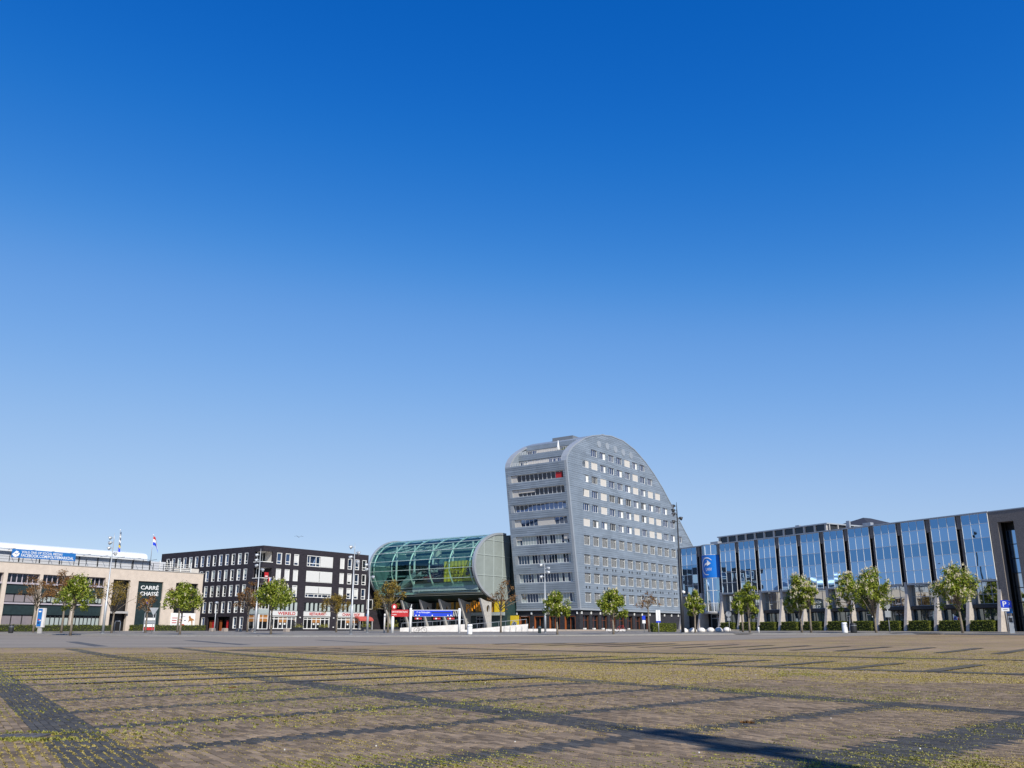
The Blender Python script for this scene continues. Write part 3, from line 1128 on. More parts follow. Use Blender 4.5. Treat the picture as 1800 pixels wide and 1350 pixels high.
pr = thing('folded_parasol', 'closed white parasol standing on the upper roof terrace of the tower', 'parasol', tpt(0.4, 4.6, 35.17), G54)
MB().lathe([(0.05, 0), (0.05, 0.9), (0.42, 0.95), (0.26, 1.6), (0.10, 2.7), (0.03, 3.0)], n=10).build('canopy', WHITE, pr, True)
MB().lathe([(0.3, 0), (0.3, 0.12), (0.05, 0.14)], n=10).build('foot', CONC, pr)
bx = thing('planter_box', 'planter with leafy shrub beside the white parasol on the terrace', 'planter', tpt(0.4, 3.1, 35.17), G54)
MB().box(-0.3, 0.3, -0.6, 0.6, 0, 0.6).build('box', DARKM, bx)
b = MB()
for i in range(160):
    c = Vector((rnd.gauss(0, 0.22), rnd.gauss(0, 0.4), 0.9 + rnd.gauss(0, 0.25)))
    u, v = Vector((rnd.gauss(0, 1), rnd.gauss(0, 1), rnd.gauss(0, 1))).normalized() * 0.12, Vector((rnd.gauss(0, 1), rnd.gauss(0, 1), rnd.gauss(0, 1))).normalized() * 0.12
    b.poly([c - u, c - v, c + u, c + v])
b.build('foliage', HEDGE, bx)

# ------------------------------------------------------------------ dark brick apartment building
dk = thing('dark_brick_building', 'black brick apartment block with white framed windows above a restaurant', 'building', (-44.58, 159.9, ZB), G54, worldz=True)
RT = [14.95, 12.1, 9.3, 6.4, 3.65]
WH = 2.05
lw, rw = [], []         # openings (a0,a1,z0,z1,kind)
for ri, zt in enumerate(RT):
    cols = [4.35 + 1.87 * i for i in range(14)]
    for i, a in enumerate(cols):
        if ri == 4 and i in (2, 3, 4, 5):
            continue
        lw.append((a - 0.2, a + 0.85, zt - WH, zt, 'w'))
lw.append((8.0, 11.6, 0.4, 3.7, 'gate'))
lw.append((12.2, 14.6, 0.4, 3.7, 'gate'))
for ri in range(2):
    zt = RT[ri]
    for a in (3.15, 5.15, 7.15):
        rw.append((a, a + 1.15, zt - WH, zt, 'w' if ri == 0 else 'b'))
    rw.append((10.3, 16.8, zt - WH, zt, 'big0' if ri == 0 else 'bigb'))
    for i, a in enumerate((18.7, 20.75, 22.7, 24.7)):
        rw.append((a, a + 1.15, zt - WH, zt, 'b' if i == 0 else 'w'))
for a in (3.15, 5.15, 7.15):
    rw.append((a, a + 1.15, 7.25, 9.3, 'h'))
rw.append((10.3, 16.8, 7.25, 9.3, 'bigh'))
for i, a in enumerate((18.7, 20.75, 22.7, 24.7)):
    rw.append((a, a + 1.15, 7.25, 9.3, 'h' if i != 3 else 'w'))
for (p, q) in ((2.6, 8.6), (10.3, 16.75), (18.75, 25.7)):
    rw.append((p, q, 4.75, 6.35, 'fin'))
    rw.append((p, q, 1.55, 3.75, 'shop'))
# corner loggias on the three upper storeys
logl = [(0.3, 2.4, z - 1.75, z + 0.05) for z in RT[:3]]
wall('left_wall', DBRICK, dk, '-x', 0.0, 31.3, 0.4, 16.0, [w[:4] for w in lw] + [(0, 2.4, z - 1.75, z + 0.05) for z in RT[:3]] + [(0, 2.9, 1.5, 6.4)], -0.3, 0.0)
wall('right_wall', DBRICK, dk, '-y', 0.302, 26.4, 0.4, 16.0, [w[:4] for w in rw] + [(0, 2.2, z - 1.75, z + 0.05) for z in RT[:3]] + [(0, 2.25, 1.5, 6.4)], -0.3, -0.002)
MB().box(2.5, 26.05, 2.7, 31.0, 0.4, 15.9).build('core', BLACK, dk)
MB().box(26.1, 26.4, 0.303, 31.3, 0.4, 16.0).build('end_wall', DBRICK, dk)
MB().box(0.31, 26.09, 0.31, 31.2, 15.9, 15.96).build('roof', GREYM, dk)
for z in RT[:3]:
    MB().box(0.31, 2.49, 0.31, 2.69, z - 1.95, z - 1.76).build('balcony_slab', WFRAME, dk)
    MB().box(-0.08, 2.25, -0.09, -0.003, z - 1.86, z - 1.74).build('balcony_edge', WFRAME, dk)
    MB().box(-0.09, -0.003, -0.09, 2.45, z - 1.86, z - 1.74).build('balcony_edge', WFRAME, dk)
    MB().box(0.31, 2.49, 0.31, 2.69, z + 0.06, z + 0.25).build('ceiling', SHUT, dk)
    w_ = frame_mb('-y', 0.6, 2.45, z - 1.75, z + 0.05, -2.4, -2.3, 0.1, [1.2, 1.8], [], 0.1).build('balcony_door', WFRAME, dk)
    MB().fb('-y', 0.65, 2.4, -2.39, -2.36, z - 1.7, z).build('pane', WGD, w_)
    MB().box(2.3, 2.4, 0.4, 2.3, z - 1.75, z + 0.05).build('balcony_wall', SHUT if z > 14 else DBRICK, dk)
rc = thing('red_banner', 'red promotional banner hung in the corner balcony of the black brick block', 'banner', (0, 0, 0))
dkm = Matrix.Translation((-44.58, 159.9, 0)) @ Matrix.Rotation(G54, 4, 'Z')
rc.matrix_world = dkm
MB().box(0.5, 1.35, -0.2, -0.15, 10.45, 11.3).build('cloth', RED, rc)
MB().box(0.62, 1.2, -0.215, -0.205, 10.55, 10.7).build('lettering', WHITE, rc)
fl = thing('balcony_flag', 'red white and blue flag hanging down from the corner balcony rail', 'flag', (0, 0, 0))
fl.matrix_world = dkm
for i, m in enumerate((RED, WHITE, BLUE)):
    b = MB()
    for k in range(6):
        zt = 10.4 - k * 0.27
        x = 1.42 + i * 0.22
        o_ = 0.12 + 0.04 * math.sin(k * 1.1 + i)
        o2 = 0.12 + 0.04 * math.sin((k + 1) * 1.1 + i)
        b.v += [(x, -o_, zt), (x + 0.22, -o_ - 0.03, zt), (x + 0.24, -o2 - 0.03, zt - 0.27), (x + 0.02, -o2, zt - 0.27)]
        n = len(b.v) - 4
        b.f.append((n, n + 1, n + 2, n + 3))
    b.build('stripe', m, fl)
MB().tube([(1.3, -0.1, 10.45), (2.2, -0.1, 10.45)], 0.03).build('rod', WFRAME, fl)
# recessed rear wing towards the cinema
MB().box(26.42, 44, 6.6, 31, 0.4, 13.2).build('rear_wing', DBRICK, dk)
MB().box(27.0, 33.0, 5.9, 6.58, 3.9, 4.6).build('wing_canopy', BLUE2, dk)
for i in range(4):
    f_ = frame_mb('-y', 27.2 + 1.9 * i, 28.9 + 1.9 * i, 1.2, 3.8, -6.58, -6.45, 0.1).build('shop_window', GREYM, dk)
    MB().box(27.3 + 1.9 * i, 28.8 + 1.9 * i, 6.53, 6.56, 1.3, 3.7).build('pane', WGD, f_)
    f_ = frame_mb('-y', 27.2 + 1.9 * i, 28.9 + 1.9 * i, 5.6, 7.6, -6.58, -6.45, 0.1).build('window', WFRAME, dk)
    MB().box(27.3 + 1.9 * i, 28.8 + 1.9 * i, 6.53, 6.56, 5.7, 7.5).build('pane', WGD, f_)
# corner shop window at street level
for (face, a1) in (('-y', 2.25), ('-x', 2.9)):
    w_ = frame_mb(face, 0.05, a1, 1.5, 4.1, -0.3, -0.12, 0.1, [a1 * 0.5], [(3.4, 0.1, a1 - 0.1)], 0.1).build('shop_window', WFRAME, dk)
    MB().fb(face, 0.1, a1 - 0.05, -0.28, -0.25, 1.55, 4.0).build('pane', WGD, w_)
    MB().fb(face, 0.15, a1 - 0.1, -0.24, -0.2, 2.8, 3.9).build('amber_blind', AMBER, w_)
    MB().fb(face, 0.0, a1, -0.28, -0.05, 4.12, 4.9).build('fascia', FROST, dk)
    w_ = frame_mb(face, 0.05, a1, 4.92, 6.38, -0.3, -0.15, 0.08, [a1 * 0.33, a1 * 0.66], [], 0.1).build('window', WFRAME, dk)
    MB().fb(face, 0.1, a1 - 0.05, -0.28, -0.25, 4.95, 6.3).build('pane', WGD, w_)


def dwin(face, a0, a1, z0, z1, kind):
    if kind == 'b':
        w_ = frame_mb(face, a0, a1, z0, z1, -0.28, -0.03, 0.1).build('window', WFRAME, dk)
        MB().fb(face, a0 + 0.1, a1 - 0.1, -0.16, -0.1, z0 + 0.1, z1 - 0.1).build('roller_blind', BLINDW, w_)
        return
    hh = z0 + 0.55
    w_ = frame_mb(face, a0, a1, z0, z1, -0.28, -0.02, 0.12, [], [(hh, a0 + 0.1, a1 - 0.1)], 0.12).build('window', WFRAME, dk)
    MB().fb(face, a0 + 0.1, a1 - 0.1, -0.24, -0.2, z0 + 0.1, z1 - 0.1).build('pane', WGD if rnd.random() < 0.5 else WGL, w_)
    if kind == 'h' or (kind == 'w' and rnd.random() < 0.3):
        MB().fb(face, a0 + 0.12, a1 - 0.12, -0.19, -0.14, hh + (0.1 if rnd.random() < 0.6 else 0.5), z1 - 0.1).build('roller_blind', BLINDW if face == '-y' else FROST, w_)


for (a0, a1, z0, z1, kd) in lw:
    if kd == 'gate':
        d = MB().fb('-x', a0, a1, -1.6, -1.5, z0, z1).build('passage_back', BLACK, dk)
        for (p, q, m) in ((a0 + 0.1, a0 + 0.5, GREYM), (a0 + 1.0, a0 + 1.5, RED), (a1 - 0.7, a1 - 0.1, ORANGE)):
            MB().fb('-x', p, q, -0.6, -0.5, z0, 3.1).build('door_leaf', m, dk)
    else:
        dwin('-x', a0, a1, z0, z1, kd)
for (a0, a1, z0, z1, kd) in rw:
    if kd in 'wbh':
        dwin('-y', a0, a1, z0, z1, kd)
    elif kd.startswith('big'):
        am = (a0 + a1) / 2
        vs = [a0 + 0.8, a0 + 2.3, am, am + 1.0, am + 2.5]
        w_ = frame_mb('-y', a0, a1, z0, z1, -0.28, -0.02, 0.12, vs, [(z0 + 0.6, a0 + 0.1, a1 - 0.1)], 0.13).build('window', WFRAME, dk)
        MB().fb('-y', a0 + 0.1, a1 - 0.1, -0.24, -0.2, z0 + 0.1, z1 - 0.1).build('pane', WGL, w_)
        for (p, q) in ((a0 + 0.1, am - 0.05), (am + 0.05, a1 - 0.1)):
            if kd == 'big0' and p < am:
                continue
            MB().fb('-y', p, q, -0.02, 0.02, z0 + (0.75 if kd == 'bigh' else 0.1), z1 - 0.08).build('roller_blind', BLINDW, w_)
    elif kd == 'fin':
        w_ = frame_mb('-y', a0, a1, z0, z1, -0.3, -0.2, 0.06).build('strip_window', FROST, dk)
        MB().fb('-y', a0 + 0.05, a1 - 0.05, -0.29, -0.26, z0 + 0.05, z1 - 0.05).build('pane', WGD, w_)
        n = 6
        for i in range(n):
            p = a0 + (a1 - a0) * (i + 0.55) / n
            b = MB()
            b.v = [(p, 0.2, z0), (p + 0.42, 0.0, z0), (p + 0.42, 0.0, z1 - 0.1), (p, 0.2, z1 - 0.1), (p + 0.05, 0.24, z0), (p + 0.47, 0.04, z0), (p + 0.47, 0.04, z1 - 0.1), (p + 0.05, 0.24, z1 - 0.1)]
            b.f = [(0, 1, 2, 3), (4, 7, 6, 5), (1, 5, 6, 2), (0, 3, 7, 4), (3, 2, 6, 7), (0, 4, 5, 1)]
            b.build('vertical_fin', FROST, w_)
    elif kd == 'shop':
        n = 6
        vs = [a0 + (a1 - a0) * i / n for i in range(1, n)]
        w_ = frame_mb('-y', a0, a1, z0, z1, -0.3, -0.05, 0.13, vs, [(z1 - 0.45, a0 + 0.1, a1 - 0.1)], 0.14).build('shop_window', WFRAME, dk)
        MB().fb('-y', a0 + 0.1, a1 - 0.1, -0.28, -0.25, z0 + 0.1, z1 - 0.1).build('pane', WGD, w_)
        for i in (2, 3) if a0 < 18 else (2, 3, 4):
            p, q = a0 + (a1 - a0) * i / n + 0.1, a0 + (a1 - a0) * (i + 1) / n - 0.1
            MB().fb('-y', p, q, -0.24, -0.22, z0 + 1.15, z1 - 0.15).build('amber_blind', AMBER, w_)
            MB().fb('-y', (p + q) / 2 - 0.2, (p + q) / 2 + 0.2, -0.22, -0.2, z0 + 0.75, z0 + 1.05).build('lamp_globe', GLASSW, w_)
SIGNS = (('WERELD', 4.2, 8.2, 2.5, 8.7), ('RESTAURANT', 11.6, 15.6, 10.2, 16.8), ('CHANG HOF', 19.9, 24.5, 18.65, 25.8))
for (t, p, q, f0, f1) in SIGNS:
    MB().fb('-y', f0, f1, -0.2, 0.06, 3.85, 4.68).build('fascia', BLINDW, dk)
    text('sign_letters', t, q - p, 0.52, RED, dk, lambda x, y, z, p=p: (p + x, -0.09 - z, 4.02 + y), 0.025)
for k in range(3):
    for z in (3.6, 1.9):
        MB().fb('-y', (9.4, 17.7, 26.1)[k] - 0.12, (9.4, 17.7, 26.1)[k] + 0.12, 0.0, 0.12, z - 0.1, z + 0.1).build('wall_lamp', GLASSW, dk)
aw = thing('restaurant_awning', 'rounded red awning over the restaurant entrance', 'awning', (0, 0, 0))
aw.matrix_world = dkm
prof = [(-0.002, 4.0), (-0.5, 3.95), (-1.1, 3.75), (-1.45, 3.4), (-1.5, 3.1), (-1.4, 3.1), (-1.0, 3.5), (-0.4, 3.7), (-0.002, 3.75)]
MB().prism(prof, 'x', 23.2, 27.0).build('canopy', AWN, aw)
for x in (23.4, 26.8):
    MB().tube([(x, -1.42, 1.1), (x, -1.42, 3.2)], 0.04).build('post', WFRAME, aw)

# ------------------------------------------------------------------ cinema: glass barrel on concrete fins
cn = thing('glass_barrel_cinema', 'cinema with a green glass barrel hall resting on grey concrete fins', 'cinema', (-1.484, 180.877, ZB), G54, worldz=True)
XC, ZC, RX, RZ = -1.0, 13.6, 9.3, 6.6
CL = 28.1


def ell(t, y, k=1.0):
    return (XC + RX * k * math.cos(t), y, ZC + RZ * k * math.sin(t))


RIBY = [0.0, 1.0, 6.25, 11.45, 16.7, 21.75, 26.85, CL]
ANG = [RAD(a) for a in (90, 112, 132, 150, 167, 184, 201, 217, 230)]
for i in range(len(RIBY) - 1):
    for j in range(len(ANG) - 1):
        y0, y1 = RIBY[i] + 0.03, RIBY[i + 1] - 0.03
        b = MB()
        ts = lin(ANG[j] + 0.004, ANG[j + 1] - 0.004, 4)
        for t in ts:
            b.v += [ell(t, y0), ell(t, y1)]
        for q in range(3):
            b.f.append((2 * q, 2 * q + 1, 2 * q + 3, 2 * q + 2))
        b.build('glass_pane', GGL, cn, True)
for y in RIBY[1:-1]:
    MB().tube([ell(t, y, 0.965) for t in lin(RAD(88), RAD(236), 34)], 0.16, n=8).build('rib', PGREEN, cn, True)
for t in ANG[1:]:
    MB().tube([ell(t, 0.1, 0.995), ell(t, CL - 0.1, 0.995)], 0.06, n=6).build('purlin', PGREEN, cn)
MB().tube([ell(RAD(88), 0.1, 0.99), ell(RAD(88), CL - 0.1, 0.99)], 0.12, n=6).build('ridge_beam', GREYM, cn)
for y in (0.0, CL):
    b = MB()
    ts = lin(RAD(84), RAD(262), 46)
    for a, c in zip(ts, ts[1:]):
        p = [ell(a, 0, 1.02), ell(c, 0, 1.02), ell(c, 0, 0.96), ell(a, 0, 0.96)]
        b.prism([(q[0], q[2]) for q in p], 'y', y - 0.45, y + 0.05)
    b.build('rim', ZINCE, cn)
# opaque end disc at the tower side: frosted panes in a pale grid
VX = [-10.4, -7.2, -4.1, -1.1, 1.4]
HZ = [6.0, 11.7, 15.6, 18.6, 20.4]


def clip_ell(x0, x1, z0, z1):
    pts = []
    N = 40
    kx, kz = RX * 0.965, RZ * 0.965
    top, bot = [], []
    for i in range(N + 1):
        x = x0 + (x1 - x0) * i / N
        e = (x - XC) / kx
        if x <= XC:
            if abs(e) >= 1:
                continue
            h = kz * math.sqrt(1 - e * e)
        else:
            h = kz
        zt, zb_ = min(z1, ZC + h), max(z0, ZC - h)
        if zt - zb_ > 0.02:
            top.append((x, zt))
            bot.append((x, zb_))
    return bot + top[::-1] if len(top) > 1 else None


for i in range(4):
    for j in range(4):
        p = clip_ell(VX[i] + 0.07, VX[i + 1] - 0.07, HZ[j] + 0.06, HZ[j + 1] - 0.06)
        if p:
            MB().prism(p, 'y', -0.3, -0.22).build('end_panel', DISC, cn)
for x in VX[1:4]:
    e = min(1, abs((x - XC) / (RX * 0.965)))
    h = RZ * 0.965 * math.sqrt(max(0, 1 - e * e)) if x < XC else RZ * .965
    MB().box(x - 0.11, x + 0.11, -0.36, -0.2, ZC - h, ZC + h).build('end_mullion', FROST, cn)
for z in HZ[1:4]:
    e = (z - ZC) / (RZ * 0.965)
    h = RX * 0.965 * math.sqrt(1 - e * e)
    MB().box(XC - h, 1.4, -0.38, -0.21, z - 0.07, z + 0.07).build('end_transom', FROST, cn)
b = MB()
p = clip_ell(-10.4, 1.4, 6, 20.4)
b.prism(p, 'y', -0.19, -0.1)
b.build('end_backing', ZINCE, cn)
# hall behind and between
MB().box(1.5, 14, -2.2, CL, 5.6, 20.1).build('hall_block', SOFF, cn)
MB().box(1.45, 1.5, -2.15, -0.4, 6, 20).build('hall_glass', DGREEN, cn)
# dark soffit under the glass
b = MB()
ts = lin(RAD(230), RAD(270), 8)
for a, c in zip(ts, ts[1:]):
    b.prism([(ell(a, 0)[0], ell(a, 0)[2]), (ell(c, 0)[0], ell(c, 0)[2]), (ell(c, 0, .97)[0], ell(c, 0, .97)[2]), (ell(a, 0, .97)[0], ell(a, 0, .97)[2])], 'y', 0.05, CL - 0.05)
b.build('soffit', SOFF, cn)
for t in (222, 226, 230, 234):
    MB().tube([ell(RAD(t), 0.3, 1.02), ell(RAD(t), CL - 0.3, 1.02)], 0.07, n=6).build('louvre', PGREEN, cn)
# interior seen through the glass
MB().prism(clip_ell(-10.2, 1.3, 7.2, 20.2), 'y', CL - 0.35, CL - 0.25).build('far_end_wall', BACKW, cn)
for z in (11.0, 14.5, 17.5):
    MB().box(-8.5, 1.3, CL - 0.42, CL - 0.36, z - 0.07, z + 0.07).build('far_end_transom', PGREEN, cn)
MB().box(-6.9, 1.4, 0.1, CL - 0.2, 8.6, 8.9).build('gallery_floor', TEAL, cn)
MB().box(-8.6, -8.4, 0.1, 17.0, 8.9, 10.4).build('gallery_parapet', TEAL, cn)
MB().box(-8.4, -6.9, 0.1, 17.0, 8.55, 8.7).build('gallery_edge', TEAL, cn)
MB().box(-5.0, 1.4, 13.5, CL - 0.2, 12.2, 12.5).build('upper_floor', TEAL, cn)
MB().box(-4.6, -4.4, 0.1, 13.4, 9.0, 15.6).build('inner_wall', TEAL, cn)
MB().box(-4.2, 1.4, 0.1, CL - 0.2, 15.7, 16.0).build('ceiling_band', TEAL, cn)
MB().box(0.9, 1.35, 0.1, CL - 0.2, 9.0, 19.0).build('back_wall', BACKW, cn)
for (y, m) in ((10.4, NAVY), (13.6, NAVY), (16.6, DGREEN)):
    MB().box(-4.75, -4.62, y - 1.9, y + 0.9, 10.9, 14.3).build('dark_screen', m, cn)
for y in (3.6, 8.8, 14.1, 19.2, 24.3):
    MB().tube([(-5.8, y, 8.9), (-5.8, y, 18.5)], 0.22, n=8).build('column', WFRAME, cn)
MB().tube([(-3.0, 15.2, 12.5), (-3.0, 15.2, 17.5)], 0.9, 0.7, n=12).build('round_column', SHUT, cn)
for k in range(13):
    MB().box(-6.5, -4.9, 18.0 + k * 0.5, 18.5 + k * 0.5, 12.2 - k * 0.27, 12.35 - k * 0.27).build('stair_tread', GREYM, cn)
for x in (-6.55, -4.85):
    b = MB()
    b.v = [(x, 18, 12.1), (x, 24.5, 8.6), (x, 24.5, 9.7), (x, 18, 13.3)]
    b.f = [(0, 1, 2, 3)]
    b.v += [(x - 0.05, q[1], q[2]) for q in b.v[:4]]
    b.f += [(7, 6, 5, 4), (0, 4, 5, 1), (3, 2, 6, 7)]
    b.build('stair_balustrade', FROST, cn)
for k in range(7):
    y = 1.5 + k * 3.9
    MB().tube([(-7.2, y, 17.0), (-1.0, y + 2.2, 18.8)], 0.07, n=5).build('roof_brace', WFRAME, cn)
    MB().tube([(-7.2, y + 2.2, 17.0), (-1.0, y, 18.8)], 0.07, n=5).build('roof_brace', WFRAME, cn)
yb = thing('yellow_banner', 'yellow film banner with dark lettering hung inside the green glass barrel', 'banner', (0, 0, 0))
cnm = Matrix.Translation((-1.484, 180.877, 0)) @ Matrix.Rotation(G54, 4, 'Z')
yb.matrix_world = cnm
b = MB()
ys = lin(0.5, 8.9, 60)
for y in ys:
    w_ = 0.06 * math.sin(y * 7.0) + 0.03 * math.sin(y * 17)
    b.v += [(-8.35 + w_, y, 10.65), (-8.35 + w_, y, 14.6)]
for i in range(59):
    b.f.append((2 * i, 2 * i + 1, 2 * i + 3, 2 * i + 2))
b.build('cloth', YEL, yb, True)
for (t, z, w_, y) in (('PATHÉ', 13.0, 2.6, 6.6), ('DIT IE', 12.0, 2.2, 6.9), ('VERDER', 11.0, 3.4, 7.0)):
    text('lettering', t, w_, 0.75, BLACK, yb, lambda x, y_, z_, y=y, z=z: (-8.5 - z_, y - x, z + y_), 0.01)
b = MB()
for (y, z, s_) in ((1.6, 12.3, 0.8), (2.4, 12.8, 0.6), (1.2, 13.3, 0.6), (2.9, 12.0, 0.45), (1.5, 11.4, 0.5)):
    b.prism([(y + s_ * math.cos(t) * rnd.uniform(0.7, 1.2), z + s_ * math.sin(t) * rnd.uniform(0.6, 1.1)) for t in lin(0, 5.6, 9)], 'x', -8.52, -8.48)
b.build('figure_print', NAVY, yb)
db = thing('navy_banner', 'navy blue banner with white lettering inside the green glass barrel', 'banner', (0, 0, 0))
db.matrix_world = cnm
MB().box(-8.0, -7.95, 9.4, 13.6, 10.7, 14.2).build('cloth', NAVY, db)
text('lettering', 'PATHÉ', 1.8, 0.7, WHITE, db, lambda x, y, z: (-8.03 - z, 12.6 - x, 12.6 + y), 0.01)
# concrete fins with an oval hole
FP = [(-7.7, 7.35), (-6.4, 7.0), (-5.2, 6.75), (-4.1, 6.7), (-4.1, 1.0), (-5.0, 1.0)]


def fin_mesh(y, m):
    cx, cz, rx, rz = -5.15, 5.35, 0.5, 0.75
    N = 36
    inner, outer = [], []
    for i in range(N):
        t = 2 * math.pi * i / N
        dx, dz = math.cos(t), math.sin(t)
        best = 99
        for k in range(len(FP)):
            (x0, z0), (x1, z1) = FP[k], FP[(k + 1) % len(FP)]
            ex, ez = x1 - x0, z1 - z0
            den = dx * ez - dz * ex
            if abs(den) < 1e-9:
                continue
            s_ = ((x0 - cx) * ez - (z0 - cz) * ex) / den
            u = ((x0 - cx) * dz - (z0 - cz) * dx) / den
            if s_ > 0 and -1e-6 <= u <= 1 + 1e-6:
                best = min(best, s_)
        inner.append((cx + rx * dx, cz + rz * dz))
        outer.append((cx + best * dx, cz + best * dz))
    # snap to the corners of the outline
    for (px, pz) in FP:
        k = min(range(N), key=lambda i: (outer[i][0] - px) ** 2 + (outer[i][1] - pz) ** 2)
        outer[k] = (px, pz)
    b = MB()
    for yy in (y - 0.2, y + 0.2):
        b.v += [(p[0], yy, p[1]) for p in inner] + [(p[0], yy, p[1]) for p in outer]
    for i in range(N):
        j = (i + 1) % N
        b.f += [(i, j, N + j, N + i), (2 * N + i, 3 * N + i, 3 * N + j, 2 * N + j), (N + i, N + j, 3 * N + j, 3 * N + i), (i, 2 * N + i, 2 * N + j, j)]
    return b.build('support_fin', m, cn)


for k in range(6):
    fin_mesh(0.35 + 5.15 * k, CONC)
# foyer wall with doors and coloured panels behind the fins
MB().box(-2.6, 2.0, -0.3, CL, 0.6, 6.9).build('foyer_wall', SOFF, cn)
MB().box(-3.2, -2.62, -2.1, CL, 4.15, 4.75).build('canopy_band', FROST, cn)
for k in range(5):
    y0 = 0.9 + 5.15 * k
    d = frame_mb('-x', y0 + 0.5, y0 + 4.1, 1.3, 4.1, 2.62, 2.75, 0.14, [y0 + 1.4, y0 + 2.3, y0 + 3.2], [(3.5, y0 + 0.6, y0 + 4.0)], 0.14).build('entrance_door', GREYM, cn)
    MB().box(-2.68, -2.63, y0 + 0.6, y0 + 4.0, 1.4, 4.0).build('pane', WGD, d)
    m = (OCHRE, OCHRE, OCHRE, BLACK, DARKM)[k]
    MB().box(-2.72, -2.62, y0 - 0.3, y0 + 4.3, 4.8, 6.85).build('poster_panel', m, cn)
text('poster_letters', 'WELKOM', 3.6, 0.95, BLACK, cn, lambda x, y, z: (-2.76 - z, 15.2 - x, 5.3 + y), 0.02)
lt = 'PATHÉ!'
yy = 4.75
for i, ch in enumerate(lt):
    w_ = 0.45 if ch == '!' else 0.72
    dz = (0.0, 0.25, 0.62, 0.35, 0.2, 0.3)[i]
    text('sign_letter', ch, w_, 1.55 if ch != 'É' else 1.75, ORL, cn, lambda x, y, z, yy=yy, dz=dz: (-6.2 - z, yy - x, 4.75 + dz + y), 0.1)
    yy -= w_ + 0.1
MB().box(-6.1, -6.0, 0.3, 4.9, 5.9, 6.05).build('letter_rail', DARKM, cn)
# right side of the foyer, towards the tower: ochre poster and yellow panel with an emblem
MB().box(-3.0, -2.62, -2.0, 0.3, 4.8, 6.8).build('poster_panel', YEL, cn)
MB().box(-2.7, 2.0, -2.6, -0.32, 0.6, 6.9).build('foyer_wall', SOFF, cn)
MB().box(-1.6, -1.5, -4.6, -2.2, 1.4, 4.1).build('yellow_panel', YEL, cn)
emb = [(math.cos(t) * (0.62 + 0.1 * math.sin(6 * t)), math.sin(t) * (0.72 + 0.08 * math.sin(6 * t))) for t in lin(0, 6.1, 36)]
MB().prism([(-3.6 + p, 2.3 + q) for p, q in emb], 'x', -1.66, -1.605).build('emblem', ZINCE, cn)
for (dy, dz) in ((0.2, 0.2), (-0.25, 0.15), (0.05, -0.3), (-0.1, 0.45)):
    MB().box(-1.68, -1.662, -3.6 + dy - 0.09, -3.6 + dy + 0.09, 2.3 + dz - 0.14, 2.3 + dz + 0.14).build('emblem_mark', NAVY, cn)
emb2 = [(math.cos(t) * 0.55, math.sin(t) * 0.7) for t in lin(0, 6.0, 22)]
MB().prism([(8.3 + p, 5.8 + q) for p, q in emb2], 'x', -2.8, -2.73).build('emblem', ZINCE, cn)

# raised plaza, steps and white ramp walls in front of the cinema and the tower
def wall_seg(parent, nm, x0, x1, y, th, zb, za, zc, m=WCONC):
    b = MB()
    b.prism([(x0, zb), (x1, zb), (x1, zc), (x0, za)], 'y', y, y + th)
    return b.build(nm, m, parent)


pz = MB().prism([(-24, 148), (-6, 140.5), (0.5, 141.6), (40, 142.5), (48, 210), (-10, 210), (-40, 190)], 'z', 0.5, 1.42).build('plaza', PAVE)
pz['kind'] = 'structure'
rm = thing('ramp_wall', 'white rendered ramp wall rising beside a thin rail below the glass barrel', 'wall', (-8, 134, 0.0))
rm.location = (0, 0, 0)
wall_seg(rm, 'upper_wall', -16.6, -7.0, 135.4, 0.3, 0.5, 1.62, 2.15)
wall_seg(rm, 'lower_wall', -15.3, -4.2, 133.2, 0.3, 0.5, 1.28, 1.36)
b = MB()
for i in range(9):
    x = -16.4 + i * 1.15
    b.tube([(x, 135.5, 1.5), (x, 135.5, 2.3 + 0.055 * (x + 16.6))], 0.025, n=5)
b.tube([(-16.4, 135.5, 2.3), (-7.1, 135.5, 2.82)], 0.03, n=5)
b.build('handrail', GREYM, rm)
rm2 = thing('ramp_wall', 'stained white ramp wall rising to the corner of the zinc tower', 'wall', (0, 0, 0))
wall_seg(rm2, 'upper_wall', -6.4, 2.4, 136.4, 0.3, 0.5, 1.42, 2.2)
wall_seg(rm2, 'lower_wall', -5.6, 0.6, 134.4, 0.3, 0.5, 1.22, 1.3)
b = MB()
for i in range(9):
    x = -6.2 + i * 1.05
    b.tube([(x, 136.5, 1.4), (x, 136.5, 2.15 + 0.085 * (x + 6.2))], 0.025, n=5)
b.tube([(-6.2, 136.5, 2.15), (2.2, 136.5, 2.86)], 0.03, n=5)
b.build('handrail', GREYM, rm2)
pw = thing('plaza_wall', 'low white wall along the plaza in front of the zinc tower', 'wall', (0, 0, 0))
wall_seg(pw, 'wall_segment', 0.7, 6.9, 138.6, 0.3, 0.5, 1.5, 1.5)
wall_seg(pw, 'wall_segment', 14.3, 17.2, 138.6, 0.3, 0.5, 1.46, 1.46)
st = thing('stone_steps', 'broad worn stone steps leading up to the zinc tower', 'steps', (0, 0, 0))
for k in range(4):
    MB().box(6.95, 14.25, 138.4 + 0.42 * k, 142.8, 0.75 + 0.16 * k, 0.91 + 0.16 * k - 0.002).build('step', STONE, st)

